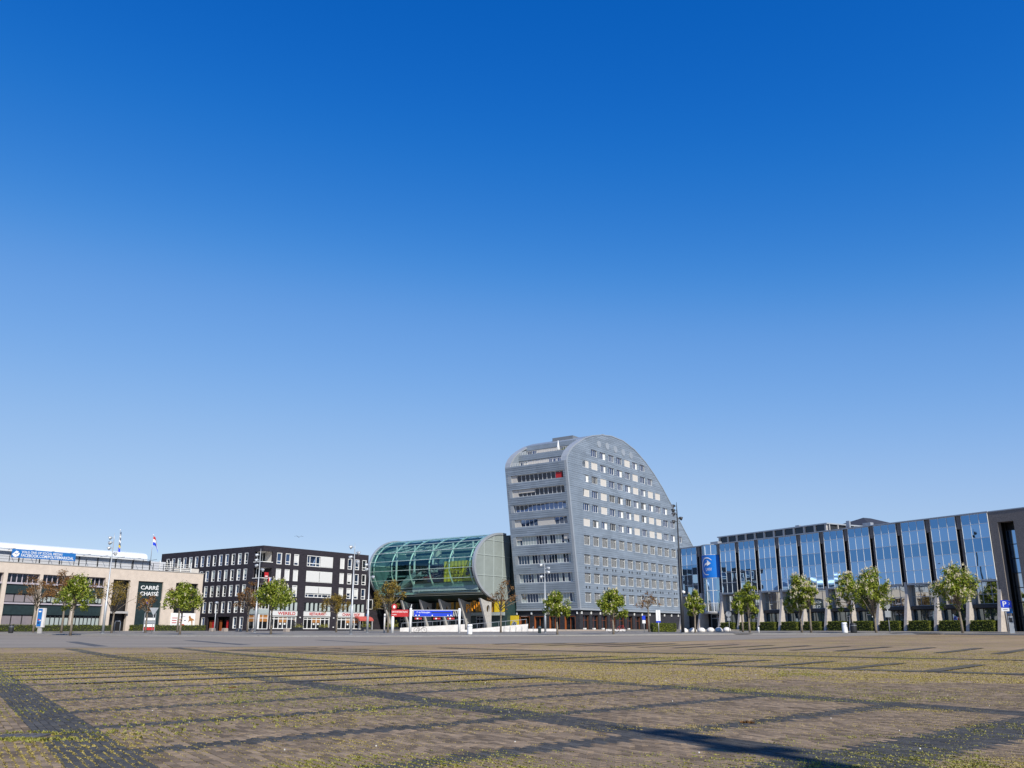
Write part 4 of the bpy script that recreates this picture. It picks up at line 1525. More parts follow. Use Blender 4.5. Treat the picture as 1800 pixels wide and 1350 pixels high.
# ------------------------------------------------------------------ beige stone building on the left
bl = thing('beige_stone_building', 'long beige stone office building with dark green spandrels and roof terrace', 'building', (-55.53, 161.73, ZB), RAD(90 - 35.26), worldz=True)
blm = Matrix.Translation((-55.53, 161.73, 0)) @ Matrix.Rotation(RAD(90 - 35.26), 4, 'Z')
bays = [(-34.0, -29.2), (-28.7, -23.6), (-23.1, -18.5), (-39.4, -34.6), (-44.8, -40.0), (-50.2, -45.4), (-55.6, -50.8)]
bops = [(p, q, 0.5, 9.55) for p, q in bays] + [(-17.1, -14.1, 0.5, 9.35), (-12.6, -7.9, 0.5, 9.3), (-5.4, -0.9, 0.5, 9.3)]
wall('stone_wall', BEIGE, bl, '-y', -62, 0.0, 0.4, 11.1, bops, -0.6, 0.0)
MB().box(-0.5, 0.0, 0.602, 12, 0.4, 11.1).build('end_wall', BEIGE, bl)
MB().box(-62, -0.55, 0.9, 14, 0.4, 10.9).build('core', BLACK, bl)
MB().box(-62.1, 0.1, -0.08, 0.65, 11.102, 11.2).build('coping', CONC, bl)
for (p, q) in bays:
    for (z0, z1, m) in ((6.6, 7.95, DGREEN), (3.55, 5.05, DGREEN)):
        MB().box(p, q, 0.35, 0.6, z0, z1).build('spandrel_panel', m, bl)
    for (z0, z1) in ((7.97, 8.18), (5.07, 5.28)):
        MB().box(p, q, 0.15, 0.6, z0, z1).build('sill_bar', LILAC, bl)
    pale_bay = p in (-28.7, -23.1)  # bays with narrower panes and paler blinds
    for (z0, z1, n) in ((8.2, 9.5, 6), (5.3, 6.58, 8 if pale_bay else 3), (1.6, 3.53, 7 if pale_bay else 3)):
        w_ = frame_mb('-y', p, q, z0, z1, -0.6, -0.45, 0.05, [p + (q - p) * i / n for i in range(1, n)], [], 0.13 if n > 3 else 0.05).build('strip_window', DARKM if z0 < 6 else LILAC, bl)
        MB().box(p + 0.03, q - 0.03, 0.6, 0.64, z0, z1).build('pane', WGD, w_)
        if z0 < 6:
            for i in range(n):
                a, c = p + (q - p) * i / n + 0.1, p + (q - p) * (i + 1) / n - 0.06
                hh = z1 - (z1 - z0) * (0.92 if not pale_bay else rnd.uniform(0.7, 0.92))
                MB().box(a, c, 0.57, 0.59, hh, z1 - 0.08 - (0.3 if pale_bay else 0)).build('blind', FROST if pale_bay else BLINDG, w_)
    MB().box(p, q, 0.3, 0.62, 0.4, 1.58).build('plinth', BLACK, bl)
# entrance slot
w_ = frame_mb('-y', -17.05, -14.15, 4.3, 9.3, -1.4, -1.2, 0.1, [-16.2, -15.1], [(7.6, -17, -14.2), (6.0, -17, -14.2)], 0.1).build('stair_window', GREYM, bl)
MB().box(-17, -14.2, 1.36, 1.4, 4.3, 9.3).build('pane', WGL, w_)
MB().box(-17.1, -14.1, -0.4, 1.4, 3.95, 4.3).build('porch_canopy', CONC, bl)
MB().box(-17.0, -14.2, 1.3, 1.4, 0.4, 3.95).build('entrance', BLACK, bl)
for x in (-16.3, -14.9):
    MB().box(x - 0.04, x + 0.04, 1.2, 1.29, 0.5, 3.6).build('door_frame', GREYM, bl)
# sign bay
MB().box(-12.6, -7.9, 0.25, 0.6, 0.4, 9.3).build('sign_panel', DGREEN, bl)
for (t, z, w_) in (('CARRÉ', 7.95, 3.35), ('CHASSÉ', 6.95, 3.4)):
    text('sign_letters', t, w_, 0.8, WHITE, bl, lambda x, y, zz, z=z: (-11.95 + x, 0.2 - zz, z + y), 0.04)
for (dx, dz, m) in ((0, 0, YEL), (0.4, 0, RED), (0.1, -0.4, BLUE), (0.5, -0.35, RED)):
    MB().box(-10.9 + dx, -10.5 + dx, 0.18, 0.24, 6.0 + dz, 6.4 + dz).build('logo_tile', m, bl)
# last bay with a white billboard
w_ = frame_mb('-y', -5.4, -0.9, 4.0, 9.25, -0.6, -0.45, 0.08, [-4.3, -3.2, -2.0], [(7.9, -5.3, -1.0), (6.2, -5.3, -1.0)], 0.1).build('window', DARKM, bl)
MB().box(-5.35, -0.95, 0.6, 0.64, 4.0, 9.2).build('pane', WGD, w_)
MB().box(-5.4, -0.9, 0.3, 0.62, 0.4, 4.0).build('plinth', BLACK, bl)
bbd = thing('white_billboard', 'white billboard with red print and a dancer at the end of the beige building', 'billboard', (0, 0, 0))
bbd.matrix_world = blm
MB().box(-5.9, -1.0, -0.12, -0.03, 1.9, 4.2).build('board', WHITE, bbd)
for (x, z, w_, m) in ((-5.6, 3.3, 1.0, RED), (-5.6, 2.9, 0.9, RED), (-5.6, 2.5, 0.9, RED), (-4.2, 3.0, 0.6, RED), (-4.2, 2.6, 0.6, RED), (-4.0, 3.6, 1.0, LILAC), (-3.2, 2.9, 0.35, NAVY)):
    MB().box(x, x + w_, -0.135, -0.122, z, z + 0.13).build('print_line', m, bbd)
MB().prism([(-3.4 + 0.35 * math.cos(t), 2.15 + 0.22 * math.sin(t)) for t in lin(0, 6, 16)], 'y', -0.14, -0.122).build('pink_dot', RED, bbd)
fig = [(-2.4, 2.6), (-2.2, 3.2), (-2.35, 3.6), (-2.1, 3.85), (-1.8, 3.4), (-1.3, 3.2), (-1.15, 2.95), (-1.5, 3.0), (-1.45, 2.1), (-1.6, 2.1), (-1.75, 2.9), (-2.1, 2.9)]
MB().prism(fig, 'y', -0.142, -0.123).build('dancer_print', AMBER, bbd)
# roof terrace: railing, grey penthouse, white vault, banner, flags
b = MB()
for z in (11.55, 11.95, 12.35):
    b.box(-60, -6, 0.3, 0.34, z, z + 0.04)
for i in range(28):
    x = -60 + i * 2.0
    b.box(x - 0.04, x + 0.04, 0.29, 0.36, 11.2, 12.4 if i % 3 else 12.9)
b.build('railing', DARKM, bl)
for i in range(12):
    x = -44 + 3.2 * i
    MB().box(x, x + 3.12, 3.2, 3.4, 11.0, 12.95).build('penthouse_panel', PENT, bl)
MB().box(-44, -5.7, 3.41, 11, 11.0, 12.9).build('penthouse', ZINCB, bl)
for i in range(13):
    x = -44.06 + 3.2 * i
    MB().box(x - 0.07, x + 0.07, 3.05, 3.19, 11.0, 12.95).build('penthouse_post', DARKM, bl)
b = MB()
b.v = [(-62, 2.4, 13.5), (-9, 2.4, 13.1), (-9, 3.6, 13.25), (-62, 3.6, 13.65), (-62, 2.4, 13.42), (-9, 2.4, 13.02), (-9, 3.6, 13.17), (-62, 3.6, 13.57)]
b.f = [(0, 1, 2, 3), (4, 7, 6, 5), (0, 4, 5, 1), (1, 5, 6, 2), (2, 6, 7, 3), (3, 7, 4, 0)]
b.build('glass_awning', ZINCE, bl)
for i in range(18):
    x = -60 + 3.0 * i
    MB().tube([(x, 3.3, 13.0 - 0.0075 * (x + 60) + 0.4), (x, 1.0, 13.5 - 0.0075 * (x + 60))], 0.035, n=5).build('awning_arm', DARKM, bl)
vp = [(4.0, 12.95)] + [(4.0 + 7.5 * (1 - math.cos(t)) , 12.95 + 1.75 * math.sin(t) ** 0.35) for t in lin(0.05, 3.05, 18)]
MB().prism(vp, 'x', -40, -8.9).build('white_vault_roof', WHITEROOF, bl)
b = MB()
for i in range(4):
    x = -8.3 + 2.1 * i
    b.box(x - 0.07, x + 0.07, 1.0, 1.14, 11.2, 13.0)
for z in (11.5, 11.85, 12.2, 12.55):
    b.box(-8.3, -1.9, 1.03, 1.1, z, z + 0.05)
b.build('terrace_screen', WFRAME, bl)
MB().box(-6.0, 0.0, 1.5, 2.0, 11.1, 12.0).build('planter', SHUT, bl)
bn = thing('police_banner', 'blue banner with white writing on the roof rail of the beige building', 'banner', (0, 0, 0))
bn.matrix_world = blm
b = MB()
b.v = [(-33.9, 0.05, 11.85), (-24.0, 0.05, 11.85), (-24.0, 0.05, 13.05), (-33.9, 0.05, 13.1)]
b.v += [(x, 0.12, z) for (x, y, z) in b.v]
b.f = [(0, 1, 2, 3), (7, 6, 5, 4), (0, 4, 5, 1), (3, 2, 6, 7), (0, 3, 7, 4), (1, 5, 6, 2)]
b.build('cloth', BLUE2, bn)
text('lettering', 'VOLG ONS OP SOCIAL MEDIA!', 6.3, 0.36, WHITE, bn, lambda x, y, z: (-32.5 + x, 0.03 - z, 12.55 + y), 0.005)
text('lettering', 'FACEBOOK.COM/POLITIEMARKDAL', 8.2, 0.46, WHITE, bn, lambda x, y, z: (-32.5 + x, 0.03 - z, 12.0 + y), 0.005)
hand = [(-33.85, 12.3), (-33.3, 12.85), (-32.95, 12.75), (-32.75, 12.45), (-32.9, 12.1), (-33.3, 11.92), (-33.6, 12.0)]
MB().prism(hand, 'y', 0.02, 0.045).build('hand_emblem', WHITE, bn)
MB().tube([(-33.5, 0.01, 12.5), (-33.2, 0.01, 12.35), (-32.9, 0.01, 12.65)], 0.05, n=5).build('emblem_line', BLUE2, bn)


def flag_thing(label, x, y, z0, z1, stripes, folded):
    p = blm @ Vector((x, y, 0))
    f = thing('roof_flag', label, 'flag', (p.x, p.y, z0))
    H = z1 - z0
    MB().tube([(0, 0, 0), (0, 0, H)], 0.065, 0.04, n=8).build('pole', POLE, f, True)
    MB().lathe([(0.02, H), (0.1, H + 0.06), (0.1, H + 0.12), (0.02, H + 0.2)], n=8).build('finial', WHITE, f)
    n = len(stripes)
    for i, m in enumerate(stripes):
        b = MB()
        K = 8
        for k in range(K + 1):
            s_ = k / K
            if folded:
                xx = 0.08 + 0.35 * math.sin(2.4 * s_) * (0.5 + 0.5 * i / n)
                zt = H - 0.2 - i * H * 0.75 / n
                za, zb2 = zt - 0.3 * s_, zt - 0.3 * s_ - H * 0.75 / n
                yy2 = 0.08 * math.sin(5 * s_)
                b.v += [(xx, yy2, za), (xx - 0.02, yy2, zb2)]
            else:
                za = H - 0.15 - i * 0.5 - s_ * s_ * 1.5
                xx = 0.06 + 1.0 * s_ ** 0.8
                yy2 = 0.1 * math.sin(6 * s_)
                b.v += [(xx * (0.75 + 0.25 * i / 2), yy2, za), (xx * (0.75 + 0.25 * (i + 1) / 2), yy2 + 0.03, za - 0.54)]
        for k in range(K):
            b.f.append((2 * k, 2 * k + 1, 2 * k + 3, 2 * k + 2))
        b.build('stripe', m, f, True)


flag_thing('red white and blue flag drooping on a white rooftop pole', -7.6, 5.0, 12.6, 17.6, (RED, WHITE, BLUE), False)
flag_thing('narrow blue and yellow flag hanging limp on a white rooftop pole', -14.0, 5.0, 13.2, 17.9, (NAVY, WHITE, NAVY, WHITE, NAVY, YEL, BLUE, BLUE), True)

# ------------------------------------------------------------------ mirror glass office building on the right
uv = thing('mirror_glass_office', 'long office building of blue mirror glass bays between sloping concrete fins', 'office building', (58.27, 107.11, ZB), RAD(30), worldz=True)
uvm = Matrix.Translation((58.27, 107.11, 0)) @ Matrix.Rotation(RAD(30), 4, 'Z')
ZR = [7.12, 8.72, 10.4, 12.06, 13.75, 14.95]
PY = [0.0] + [4.3 * k - 0.33 for k in range(1, 12)]      # fins at the bay joints


def pane_mb(y0, y1, z0, z1, o):
    ty, tz = rnd.gauss(0, 0.0055), rnd.gauss(0, 0.005)
    b = MB().box(-o, -o + 0.05, y0, y1, z0, z1)
    cy, cz = (y0 + y1) / 2, (z0 + z1) / 2
    return b.map(lambda x, y, z: (x + (y - cy) * ty + (z - cz) * tz, y, z))


def glass_bay(y0, y1, n=3, o=0.8):
    f = MB()
    t = 0.024
    for i in range(n + 1):
        y = y0 + (y1 - y0) * i / n
        f.box(-o - 0.04, -o + 0.06, y - t, y + t, 7.05, 15.0)
    for z in ZR:
        f.box(-o - 0.03, -o + 0.05, y0, y1, z - 0.025, z + 0.025)
    fr = f.build('bay_frame', WFRAME, uv)
    MB().box(-o + 0.07, -0.1, y0 - 0.02, y1 + 0.02, 7.0, 15.0).build('bay_box', DARKM, uv)
    MB().box(-o - 0.06, -o + 0.069, y0 - 0.05, y1 + 0.05, 6.9, 7.05).build('bay_sill', ZINCE, uv)
    for i in range(n):
        for j in range(5):
            m = MGB if j % 2 == 0 else MGA
            if j == 4:
                m = MGB
            if j == 0:
                m = MGB if False else MGA
            m = (MGA, MGA, MGB, MGA, MGB)[j]
            pane_mb(y0 + (y1 - y0) * i / n + t, y0 + (y1 - y0) * (i + 1) / n - t, ZR[j] + 0.025, ZR[j + 1] - 0.025, o).build('pane', m, fr)


finp = [(0.5, 7.3), (-0.75, 7.3), (-0.75, 5.9), (-2.0, 0.5), (0.5, 0.5)]
for k, y in enumerate(PY + [51.9, 56.6]):
    if k > 0:
        MB().box(-0.25, 0.3, y - 0.38, y + 0.38, 7.31, 15.0).build('fin_recess', DARKM, uv)
        MB().box(-0.72, -0.26, y - 0.3, y + 0.3, 13.35, 14.97).build('fin_head', DCONC, uv)
        MB().box(-0.5, -0.26, y - 0.16, y + 0.16, 7.31, 13.34).build('fin_shaft', DCONC, uv)
    MB().prism([(p, q) for p, q in finp], 'y', y - 0.21, y + 0.21).build('concrete_fin', LCONC, uv)
for k in range(11):
    y0, y1 = (PY[k] + 0.42 if k else 0.12), PY[k + 1] - 0.42
    glass_bay(y0, y1)
    ya, yb_ = PY[k] + 0.22, PY[k + 1] - 0.22
    # recessed first floor and ground floor
    f = frame_mb('-x', ya, yb_, 4.3, 6.95, -0.1, 0.02, 0.06, [ya + (yb_ - ya) * i / 3 for i in (1, 2)], [(5.45, ya, yb_)], 0.06).build('recessed_window', GREYM, uv)
    for i in range(3):
        MB().box(0.04, 0.08, ya + (yb_ - ya) * i / 3 + 0.05, ya + (yb_ - ya) * (i + 1) / 3 - 0.05, 4.36, 6.9).build('pane', MGL, f)
    MB().box(-0.45, 0.6, ya, yb_, 3.85, 4.25).build('ledge', DARKM, uv)
    f = frame_mb('-x', ya, yb_, 1.75, 3.8, -0.2, -0.05, 0.08, [ya + (yb_ - ya) * i / 4 for i in (1, 2, 3)], [], 0.09).build('ground_window', DARKM, uv)
    for i in range(4):
        MB().box(0.14, 0.18, ya + (yb_ - ya) * i / 4 + 0.05, ya + (yb_ - ya) * (i + 1) / 4 - 0.05, 1.8, 3.75).build('pane', MGG, f)
    MB().box(0.0, 0.6, ya, yb_, 0.4, 1.74).build('plinth', BEIGE, uv)
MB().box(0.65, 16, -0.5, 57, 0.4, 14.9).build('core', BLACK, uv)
MB().box(-0.9, 16, 0, 57.2, 15.0, 15.14).build('roof_edge', ZINCE, uv)
# bay left of the entrance drum
glass_bay(52.35, 56.2)
MB().box(0.3, 0.6, 52.2, 56.3, 0.4, 7.0).build('recess_wall', BLACK, uv)
f = frame_mb('-x', 52.3, 56.2, 4.0, 6.9, -0.3, -0.2, 0.08, [53.6, 54.9], [(5.4, 52.4, 56.1)], 0.06).build('recessed_window', GREYM, uv)
MB().box(0.25, 0.29, 52.4, 56.1, 4.1, 6.8).build('pane', MGL, f)
MB().box(-0.5, 0.6, 57.0, 57.6, 0.4, 15.0).build('end_pier', DCONC, uv)
# entrance drum with the logo banner
DC, DR = (0.55, 49.4), 2.05
drum = [RAD(a) for a in (90, 118, 149, 180, 211, 242, 270)]


def dp(t, r, z):
    return (DC[0] + r * math.cos(t), DC[1] + r * math.sin(t), z)


ZD = [4.25, 5.6, 7.6, 9.6, 13.35, 15.0]
df = MB()
for t in drum:
    df.tube([dp(t, DR + 0.02, 4.2), dp(t, DR + 0.02, 15.0)], 0.05, n=6)
for z in (4.25, 5.6, 7.6, 9.6, 13.4):
    df.tube([dp(t, DR + 0.02, z) for t in lin(drum[0], drum[-1], 25)], 0.04, n=5)
dfr = df.build('drum_frame', WFRAME, uv)
for j in range(5):
    for a, c in zip(drum, drum[1:]):
        b = MB()
        ts = lin(a, c, 5)
        for t in ts:
            b.v += [dp(t, DR, ZD[j]), dp(t, DR, ZD[j + 1])]
        for q in range(4):
            b.f.append((2 * q, 2 * q + 1, 2 * q + 3, 2 * q + 2))
        b.build('curved_pane', MGA if j else MGL, dfr, True)
MB().prism([(DC[0] + 2.2 * math.cos(t), DC[1] + 2.2 * math.sin(t)) for t in lin(RAD(90), RAD(270), 20)], 'z', 3.95, 4.2).build('drum_floor', CONC, uv)
MB().prism([(DC[0] + 2.12 * math.cos(t), DC[1] + 2.12 * math.sin(t)) for t in lin(RAD(90), RAD(270), 20)], 'z', 15.0, 15.12).build('drum_roof', ZINCE, uv)
d = frame_mb('-x', 47.9, 50.9, 0.5, 3.9, -0.5, -0.35, 0.12, [49.4], [(3.2, 48, 50.8)], 0.1).build('entrance_door', GREYM, uv)
MB().box(0.42, 0.46, 48, 50.8, 0.5, 3.8).build('pane', WGD, d)
lb = thing('logo_banner', 'bright blue banner with white arrow emblem and letters on the glass entrance drum', 'banner', (0, 0, 0))
lb.matrix_world = uvm
b = MB()
ts = lin(RAD(122), RAD(252), 30)
for t in ts:
    b.v += [dp(t, DR + 0.1, 9.7), dp(t, DR + 0.1, 13.35)]
for q in range(29):
    b.f.append((2 * q, 2 * q + 1, 2 * q + 3, 2 * q + 2))
b.build('cloth', BLUE3, lb, True)
# emblem wrapped on the drum: s runs to the right as seen from the square


def wrap(s_, z, r=DR + 0.13):
    return dp(RAD(187) + s_ / r, r, z)


def wrap_poly(nm, pts, m=WHITE):
    b = MB()
    b.poly([wrap(p, q) for p, q in pts])
    b.build(nm, m, lb)


arc = MB()
ts = lin(RAD(42), RAD(285), 32)
for i, t in enumerate(ts):
    th = 0.2 * math.sin(math.pi * (i + 1.5) / 34) + 0.05
    cxs, czs = 0.05, 11.55
    arc.v += [wrap(cxs + 1.28 * math.cos(t), czs + 1.45 * math.sin(t)), wrap(cxs + (1.28 - th) * math.cos(t), czs + (1.45 - th) * math.sin(t))]
for i in range(31):
    arc.f.append((2 * i, 2 * i + 1, 2 * i + 3, 2 * i + 2))
arc.build('emblem_ring', WHITE, lb)
wrap_poly('emblem_arrow', [(-0.75, 11.35), (-0.35, 11.95), (0.2, 12.2), (0.15, 12.55), (0.5, 12.3), (0.85, 12.0), (0.45, 11.75), (0.1, 11.55), (0.12, 11.8), (-0.3, 11.7)])
vs, fs = text_mesh('UWV', 1.15, 0.5, 0.0)
tb = MB()
tb.v = [wrap(-0.2 + x, 10.75 + y, DR + 0.14) for (x, y, z) in vs]
tb.f = fs
tb.build('lettering', WHITE, lb)
# brown concrete end block with a tall slot window
MB().box(-0.75, -0.05, -0.99, 0.02, 0.4, 14.99).build('end_block', DCONC, uv)
MB().box(-0.75, 12, -16, -2.95, 0.4, 14.99).build('end_block', DCONC, uv)
MB().box(-0.75, 0.6, -2.95, -0.99, 13.7, 14.99).build('end_lintel', DCONC, uv)
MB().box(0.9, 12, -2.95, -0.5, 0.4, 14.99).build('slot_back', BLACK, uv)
f = MB()
f.box(0.55, 0.65, -2.94, -2.86, 0.5, 13.7).box(0.55, 0.65, -1.1, -1.0, 0.5, 13.7)
for j in range(8):
    f.box(0.56, 0.64, -2.86, -1.1, 1.0 + j * 1.68, 1.06 + j * 1.68)
f = f.build('slot_frame', DARKM, uv)
for j in range(7):
    MB().box(0.6, 0.63, -2.85, -1.1, 1.08 + j * 1.68, 2.66 + j * 1.68).build('pane', MGA if j > 3 else MGL, f)
MB().box(-0.78, 12, -16, 0.0, 14.995, 15.12).build('end_coping', ZINCE, uv)
# roof storey set back
MB().box(5.4, 14, 29.5, 53.0, 15.0, 16.95).build('roof_storey', DARKM, uv)
MB().box(5.0, 14.3, 29.2, 53.3, 16.92, 17.1).build('roof_storey_edge', ZINCE, uv)
for i in range(12):
    y = 29.6 + i * 23.3 / 11
    MB().box(5.1, 5.4, y - 0.16, y + 0.16, 15.1, 16.92).build('roof_storey_post', CONC, uv)
    if i < 11:
        MB().box(5.28, 5.36, y + 0.2, y + 1.9, 15.4, 16.85).build('pane', WGD, uv)
for i in range(5):
    MB().box(5.6 + i * 1.9, 5.75 + i * 1.9, 29.25, 29.49, 15.1, 16.9).build('roof_storey_post', CONC, uv)
for (x, y, s_, h) in ((8, 27.5, 0.3, 2.4), (9, 24.5, 0.7, 1.9), (2.0, 50.0, 0.9, 0.9), (3, 42, 0.4, 0.7), (6.5, 36, 0.4, 2.5)):
    MB().box(x, x + s_, y, y + s_ * 2, 15.0, 15.0 + h).build('roof_unit', GREYM, uv)
# hip roof showing above the office
hr = thing('hip_roof_house', 'house with dark tiled hip roof peeping over the mirror glass office', 'house', (65.3, 162.4, 1.0), RAD(30), worldz=True)
MB().box(-7, 7, -6, 6, 1.0, 18.6).build('wall', DBRICK, hr)
b = MB()
b.v = [(-7.6, -6.6, 18.6), (7.6, -6.6, 18.6), (7.6, 6.6, 18.6), (-7.6, 6.6, 18.6), (-1.0, 0, 21.2), (1.0, 0, 21.2)]
b.f = [(0, 1, 5, 4), (2, 3, 4, 5), (1, 2, 5), (3, 0, 4), (3, 2, 1, 0)]
b.build('roof', ROOFD, hr)

# ================================================================== TREES
def rdir():
    while True:
        v = Vector((rnd.uniform(-1, 1), rnd.uniform(-1, 1), rnd.uniform(-1, 1)))
        if 0.05 < v.length < 1:
            return v.normalized()


def leafquad(b, c, s_, n):
    u = n.orthogonal().normalized()
    u = (Matrix.Rotation(rnd.uniform(0, 6.28), 3, n) @ u) * s_
    v = n.cross(u).normalized() * s_ * rnd.uniform(0.5, 0.8)
    b.poly([c - u, c - v * 0.9 - u * 0.1, c + u, c + v - u * 0.1])


def tree(label, x, y, H, W, CH, kind, dens=1.0, stems=1, dz=0.11):
    t = thing('chestnut_tree' if kind == 'green' else 'copper_tree', label, 'tree', (x, y, gz(x, y) + dz), rnd.uniform(0, 6.28), 'young trees around the square')
    zc = H - CH / 2
    lobes = [(rdir(), rnd.uniform(-0.25, 0.45)) for i in range(9)]

    def rad(d):
        k = 0.95
        for (l, a) in lobes:
            k += a * max(0, d.dot(l)) ** 4
        return k
    tips = []
    nl = int((60 if kind == 'green' else 34) * dens)
    W *= 1.07
    for i in range(nl):
        d = rdir()
        if d.z < -0.75:
            d.z *= -1
        r = rad(d) * (rnd.uniform(0.62, 1.0) if i % 4 else rnd.uniform(0.2, 0.6))
        wz = (1 - 0.35 * max(0, d.z)) * W / 2
        tips.append(Vector((d.x * r * wz, d.y * r * wz, zc + d.z * r * CH / 2)))
    # trunk and limbs
    b = MB()
    r0 = 0.10 + 0.008 * H
    zb = H - CH
    bend = rnd.uniform(-0.1, 0.1)
    b.tube([(0, 0, -0.2), (bend * 0.3, 0, zb * 0.5), (bend, 0.03, zb), (bend * 0.6, 0, zb + CH * 0.4), (0, 0, zb + CH * 0.75)], r0, r0 * 0.25, n=8)
    for i, p in enumerate(tips):
        if i % (2 if kind == 'green' else 1):
            continue
        z0 = zb + rnd.uniform(-0.05, 0.45) * CH
        z0 = min(z0, p.z - 0.1) if p.z - 0.1 > zb * 0.9 else zb * 0.95
        q = Vector((bend * 0.7, 0, z0))
        m = q.lerp(p, 0.55) + Vector((0, 0, 0.12 * CH * rnd.uniform(0.0, 0.7)))
        b.tube([q, m, p], r0 * 0.36, 0.012, n=5)
    b.build('trunk', BARK, t, True)
    lf, bs = MB(), MB()
    if kind == 'green':
        for p in tips:
            cs = rnd.uniform(0.42, 0.66) * W / 4.2
            for k in range(int(84)):
                c = p + rdir() * cs * rnd.uniform(0.25, 1.0)
                n = (c - p).normalized() * 0.6 + rdir() * 0.6 + Vector((0, 0, 0.5))
                leafquad(lf, c, rnd.uniform(0.07, 0.155), n.normalized())
            bloom = 'blossomed' in label
            if rnd.random() < (1.0 if bloom else 0.6):
                for k in range(rnd.choice((3, 4, 5)) if bloom else rnd.choice((1, 2))):
                    d = (p - Vector((0, 0, zc - 0.4))).normalized() + rdir() * 0.6
                    c = p + d.normalized() * cs * 0.9
                    h = rnd.uniform(0.22, 0.34)
                    for q in range(7):
                        cc = c + Vector((rnd.gauss(0, 0.04), rnd.gauss(0, 0.04), h * q / 7))
                        leafquad(bs, cc, 0.095 * (1.1 - q / 9), rdir())
        lf.build('crown', LEAFG, t)
        bs.build('blossom', BLOS, t, kind='stuff')
    else:
        for p in tips:
            cs = rnd.uniform(0.35, 0.6) * W / 4.2
            for k in range(int(62 * dens)):
                c = p + rdir() * cs * rnd.uniform(0.2, 1.0)
                leafquad(lf, c, rnd.uniform(0.05, 0.12), rdir())
        lf.build('crown', LEAFO if kind == 'olive' else LEAFB, t)
    return t


TREES = [
    ('sparse coppery young tree in front of the second bay of the beige building', -65.0, 124.0, 7.9, 4.6, 5.2, 'brown', 0.8),
    ('dense coppery young tree behind the blossoming chestnut by the beige building', -59.3, 120.2, 7.9, 5.0, 4.4, 'brown', 1.5),
    ('blossoming green chestnut before the pale strip windows of the beige building', -50.9, 105.4, 6.8, 3.9, 4.4, 'green', 1.0),
    ('olive brown young tree beside the tall mast at the beige building entrance', -52.2, 119.1, 6.8, 5.2, 4.5, 'olive', 0.9),
    ('thin coppery young tree in front of the dark green sign panel', -48.4, 120.6, 4.9, 3.6, 2.6, 'brown', 0.6),
    ('sparse coppery young tree behind the chestnut by the white billboard', -46.8, 127.7, 6.9, 3.4, 3.6, 'brown', 0.7),
    ('green chestnut with bright leaves in front of the white billboard', -38.6, 106.2, 5.9, 3.8, 3.7, 'green', 1.0),
    ('coppery young tree beside the corner of the black brick block', -37.6, 129.7, 6.5, 3.7, 4.0, 'brown', 1.1),
    ('broad green chestnut in front of the restaurant of the black brick block', -28.3, 107.3, 6.1, 4.6, 3.7, 'green', 1.25),
    ('small flat topped olive tree before the restaurant sign', -24.2, 125.7, 4.9, 4.4, 2.4, 'olive', 1.1),
    ('wide olive tree in front of the far end of the glass barrel', -16.7, 122.9, 6.8, 4.4, 4.2, 'olive', 1.4),
    ('almost bare coppery tree before the end disc of the glass barrel', -1.5, 122.0, 6.4, 4.8, 3.9, 'brown', 0.7),
    ('green chestnut standing before the leaning end of the zinc tower', 5.2, 104.9, 4.5, 3.1, 3.0, 'green', 0.95),
    ('round green chestnut standing before the long side of the zinc tower', 11.6, 104.4, 5.2, 3.2, 3.7, 'green', 1.0),
    ('almost bare coppery tree against the long side of the zinc tower', 18.7, 124.6, 5.3, 3.4, 2.5, 'brown', 0.55),
    ('narrow green chestnut beside the dark floodlight mast', 22.8, 113.7, 4.7, 2.4, 2.9, 'green', 0.8),
    ('small green chestnut touching its taller neighbour near the glass drum', 29.4, 116.3, 4.9, 2.5, 2.8, 'green', 0.8),
    ('pointed green chestnut touching its smaller neighbour near the glass drum', 28.7, 110.3, 5.5, 2.5, 3.7, 'green', 0.8),
    ('tall creamy blossomed chestnut with a second slim stem close beside it', 34.5, 108.7, 6.9, 3.8, 5.2, 'green', 1.15),
    ('slim stemmed chestnut half hidden in the tall creamy blossomed one', 34.9, 106.6, 5.6, 2.2, 2.9, 'green', 0.5),
    ('creamy blossomed chestnut behind the white litter bin', 40.5, 108.7, 7.0, 3.4, 5.0, 'green', 1.0),
    ('large creamy blossomed chestnut beside the no parking sign', 41.1, 103.1, 7.1, 4.4, 5.6, 'green', 1.3),
    ('large blossomed chestnut near the brown concrete end block', 47.8, 96.9, 7.2, 4.7, 5.0, 'green', 1.3),
    ('blossomed chestnut growing beyond the parking sign', 55.0, 91.3, 7.0, 4.2, 4.8, 'green', 1.0),
]
for T in TREES:
    tree(*T)

# ================================================================== HEDGES
def hedge_mesh(w, d, h, n):
    core_, lf = MB(), MB()
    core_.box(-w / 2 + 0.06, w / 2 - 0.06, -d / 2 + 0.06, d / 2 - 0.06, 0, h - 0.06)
    for i in range(n):
        f = rnd.random()
        if f < 0.45:
            c, nn = Vector((rnd.uniform(-w / 2, w / 2), -d / 2 if rnd.random() < 0.7 else d / 2, rnd.uniform(0, h))), Vector((0, -1, 0.3))
        elif f < 0.75:
            c, nn = Vector((rnd.uniform(-w / 2, w / 2), rnd.uniform(-d / 2, d / 2), h)), Vector((0, 0, 1))
        else:
            s_ = 1 if rnd.random() < 0.5 else -1
            c, nn = Vector((s_ * w / 2, rnd.uniform(-d / 2, d / 2), rnd.uniform(0, h))), Vector((s_, 0, 0.3))
        c += Vector((rnd.gauss(0, 0.03), rnd.gauss(0, 0.03), rnd.gauss(0, 0.03)))
        leafquad(lf, c, rnd.uniform(0.05, 0.1), (nn + rdir() * 0.8).normalized())
    return core_, lf


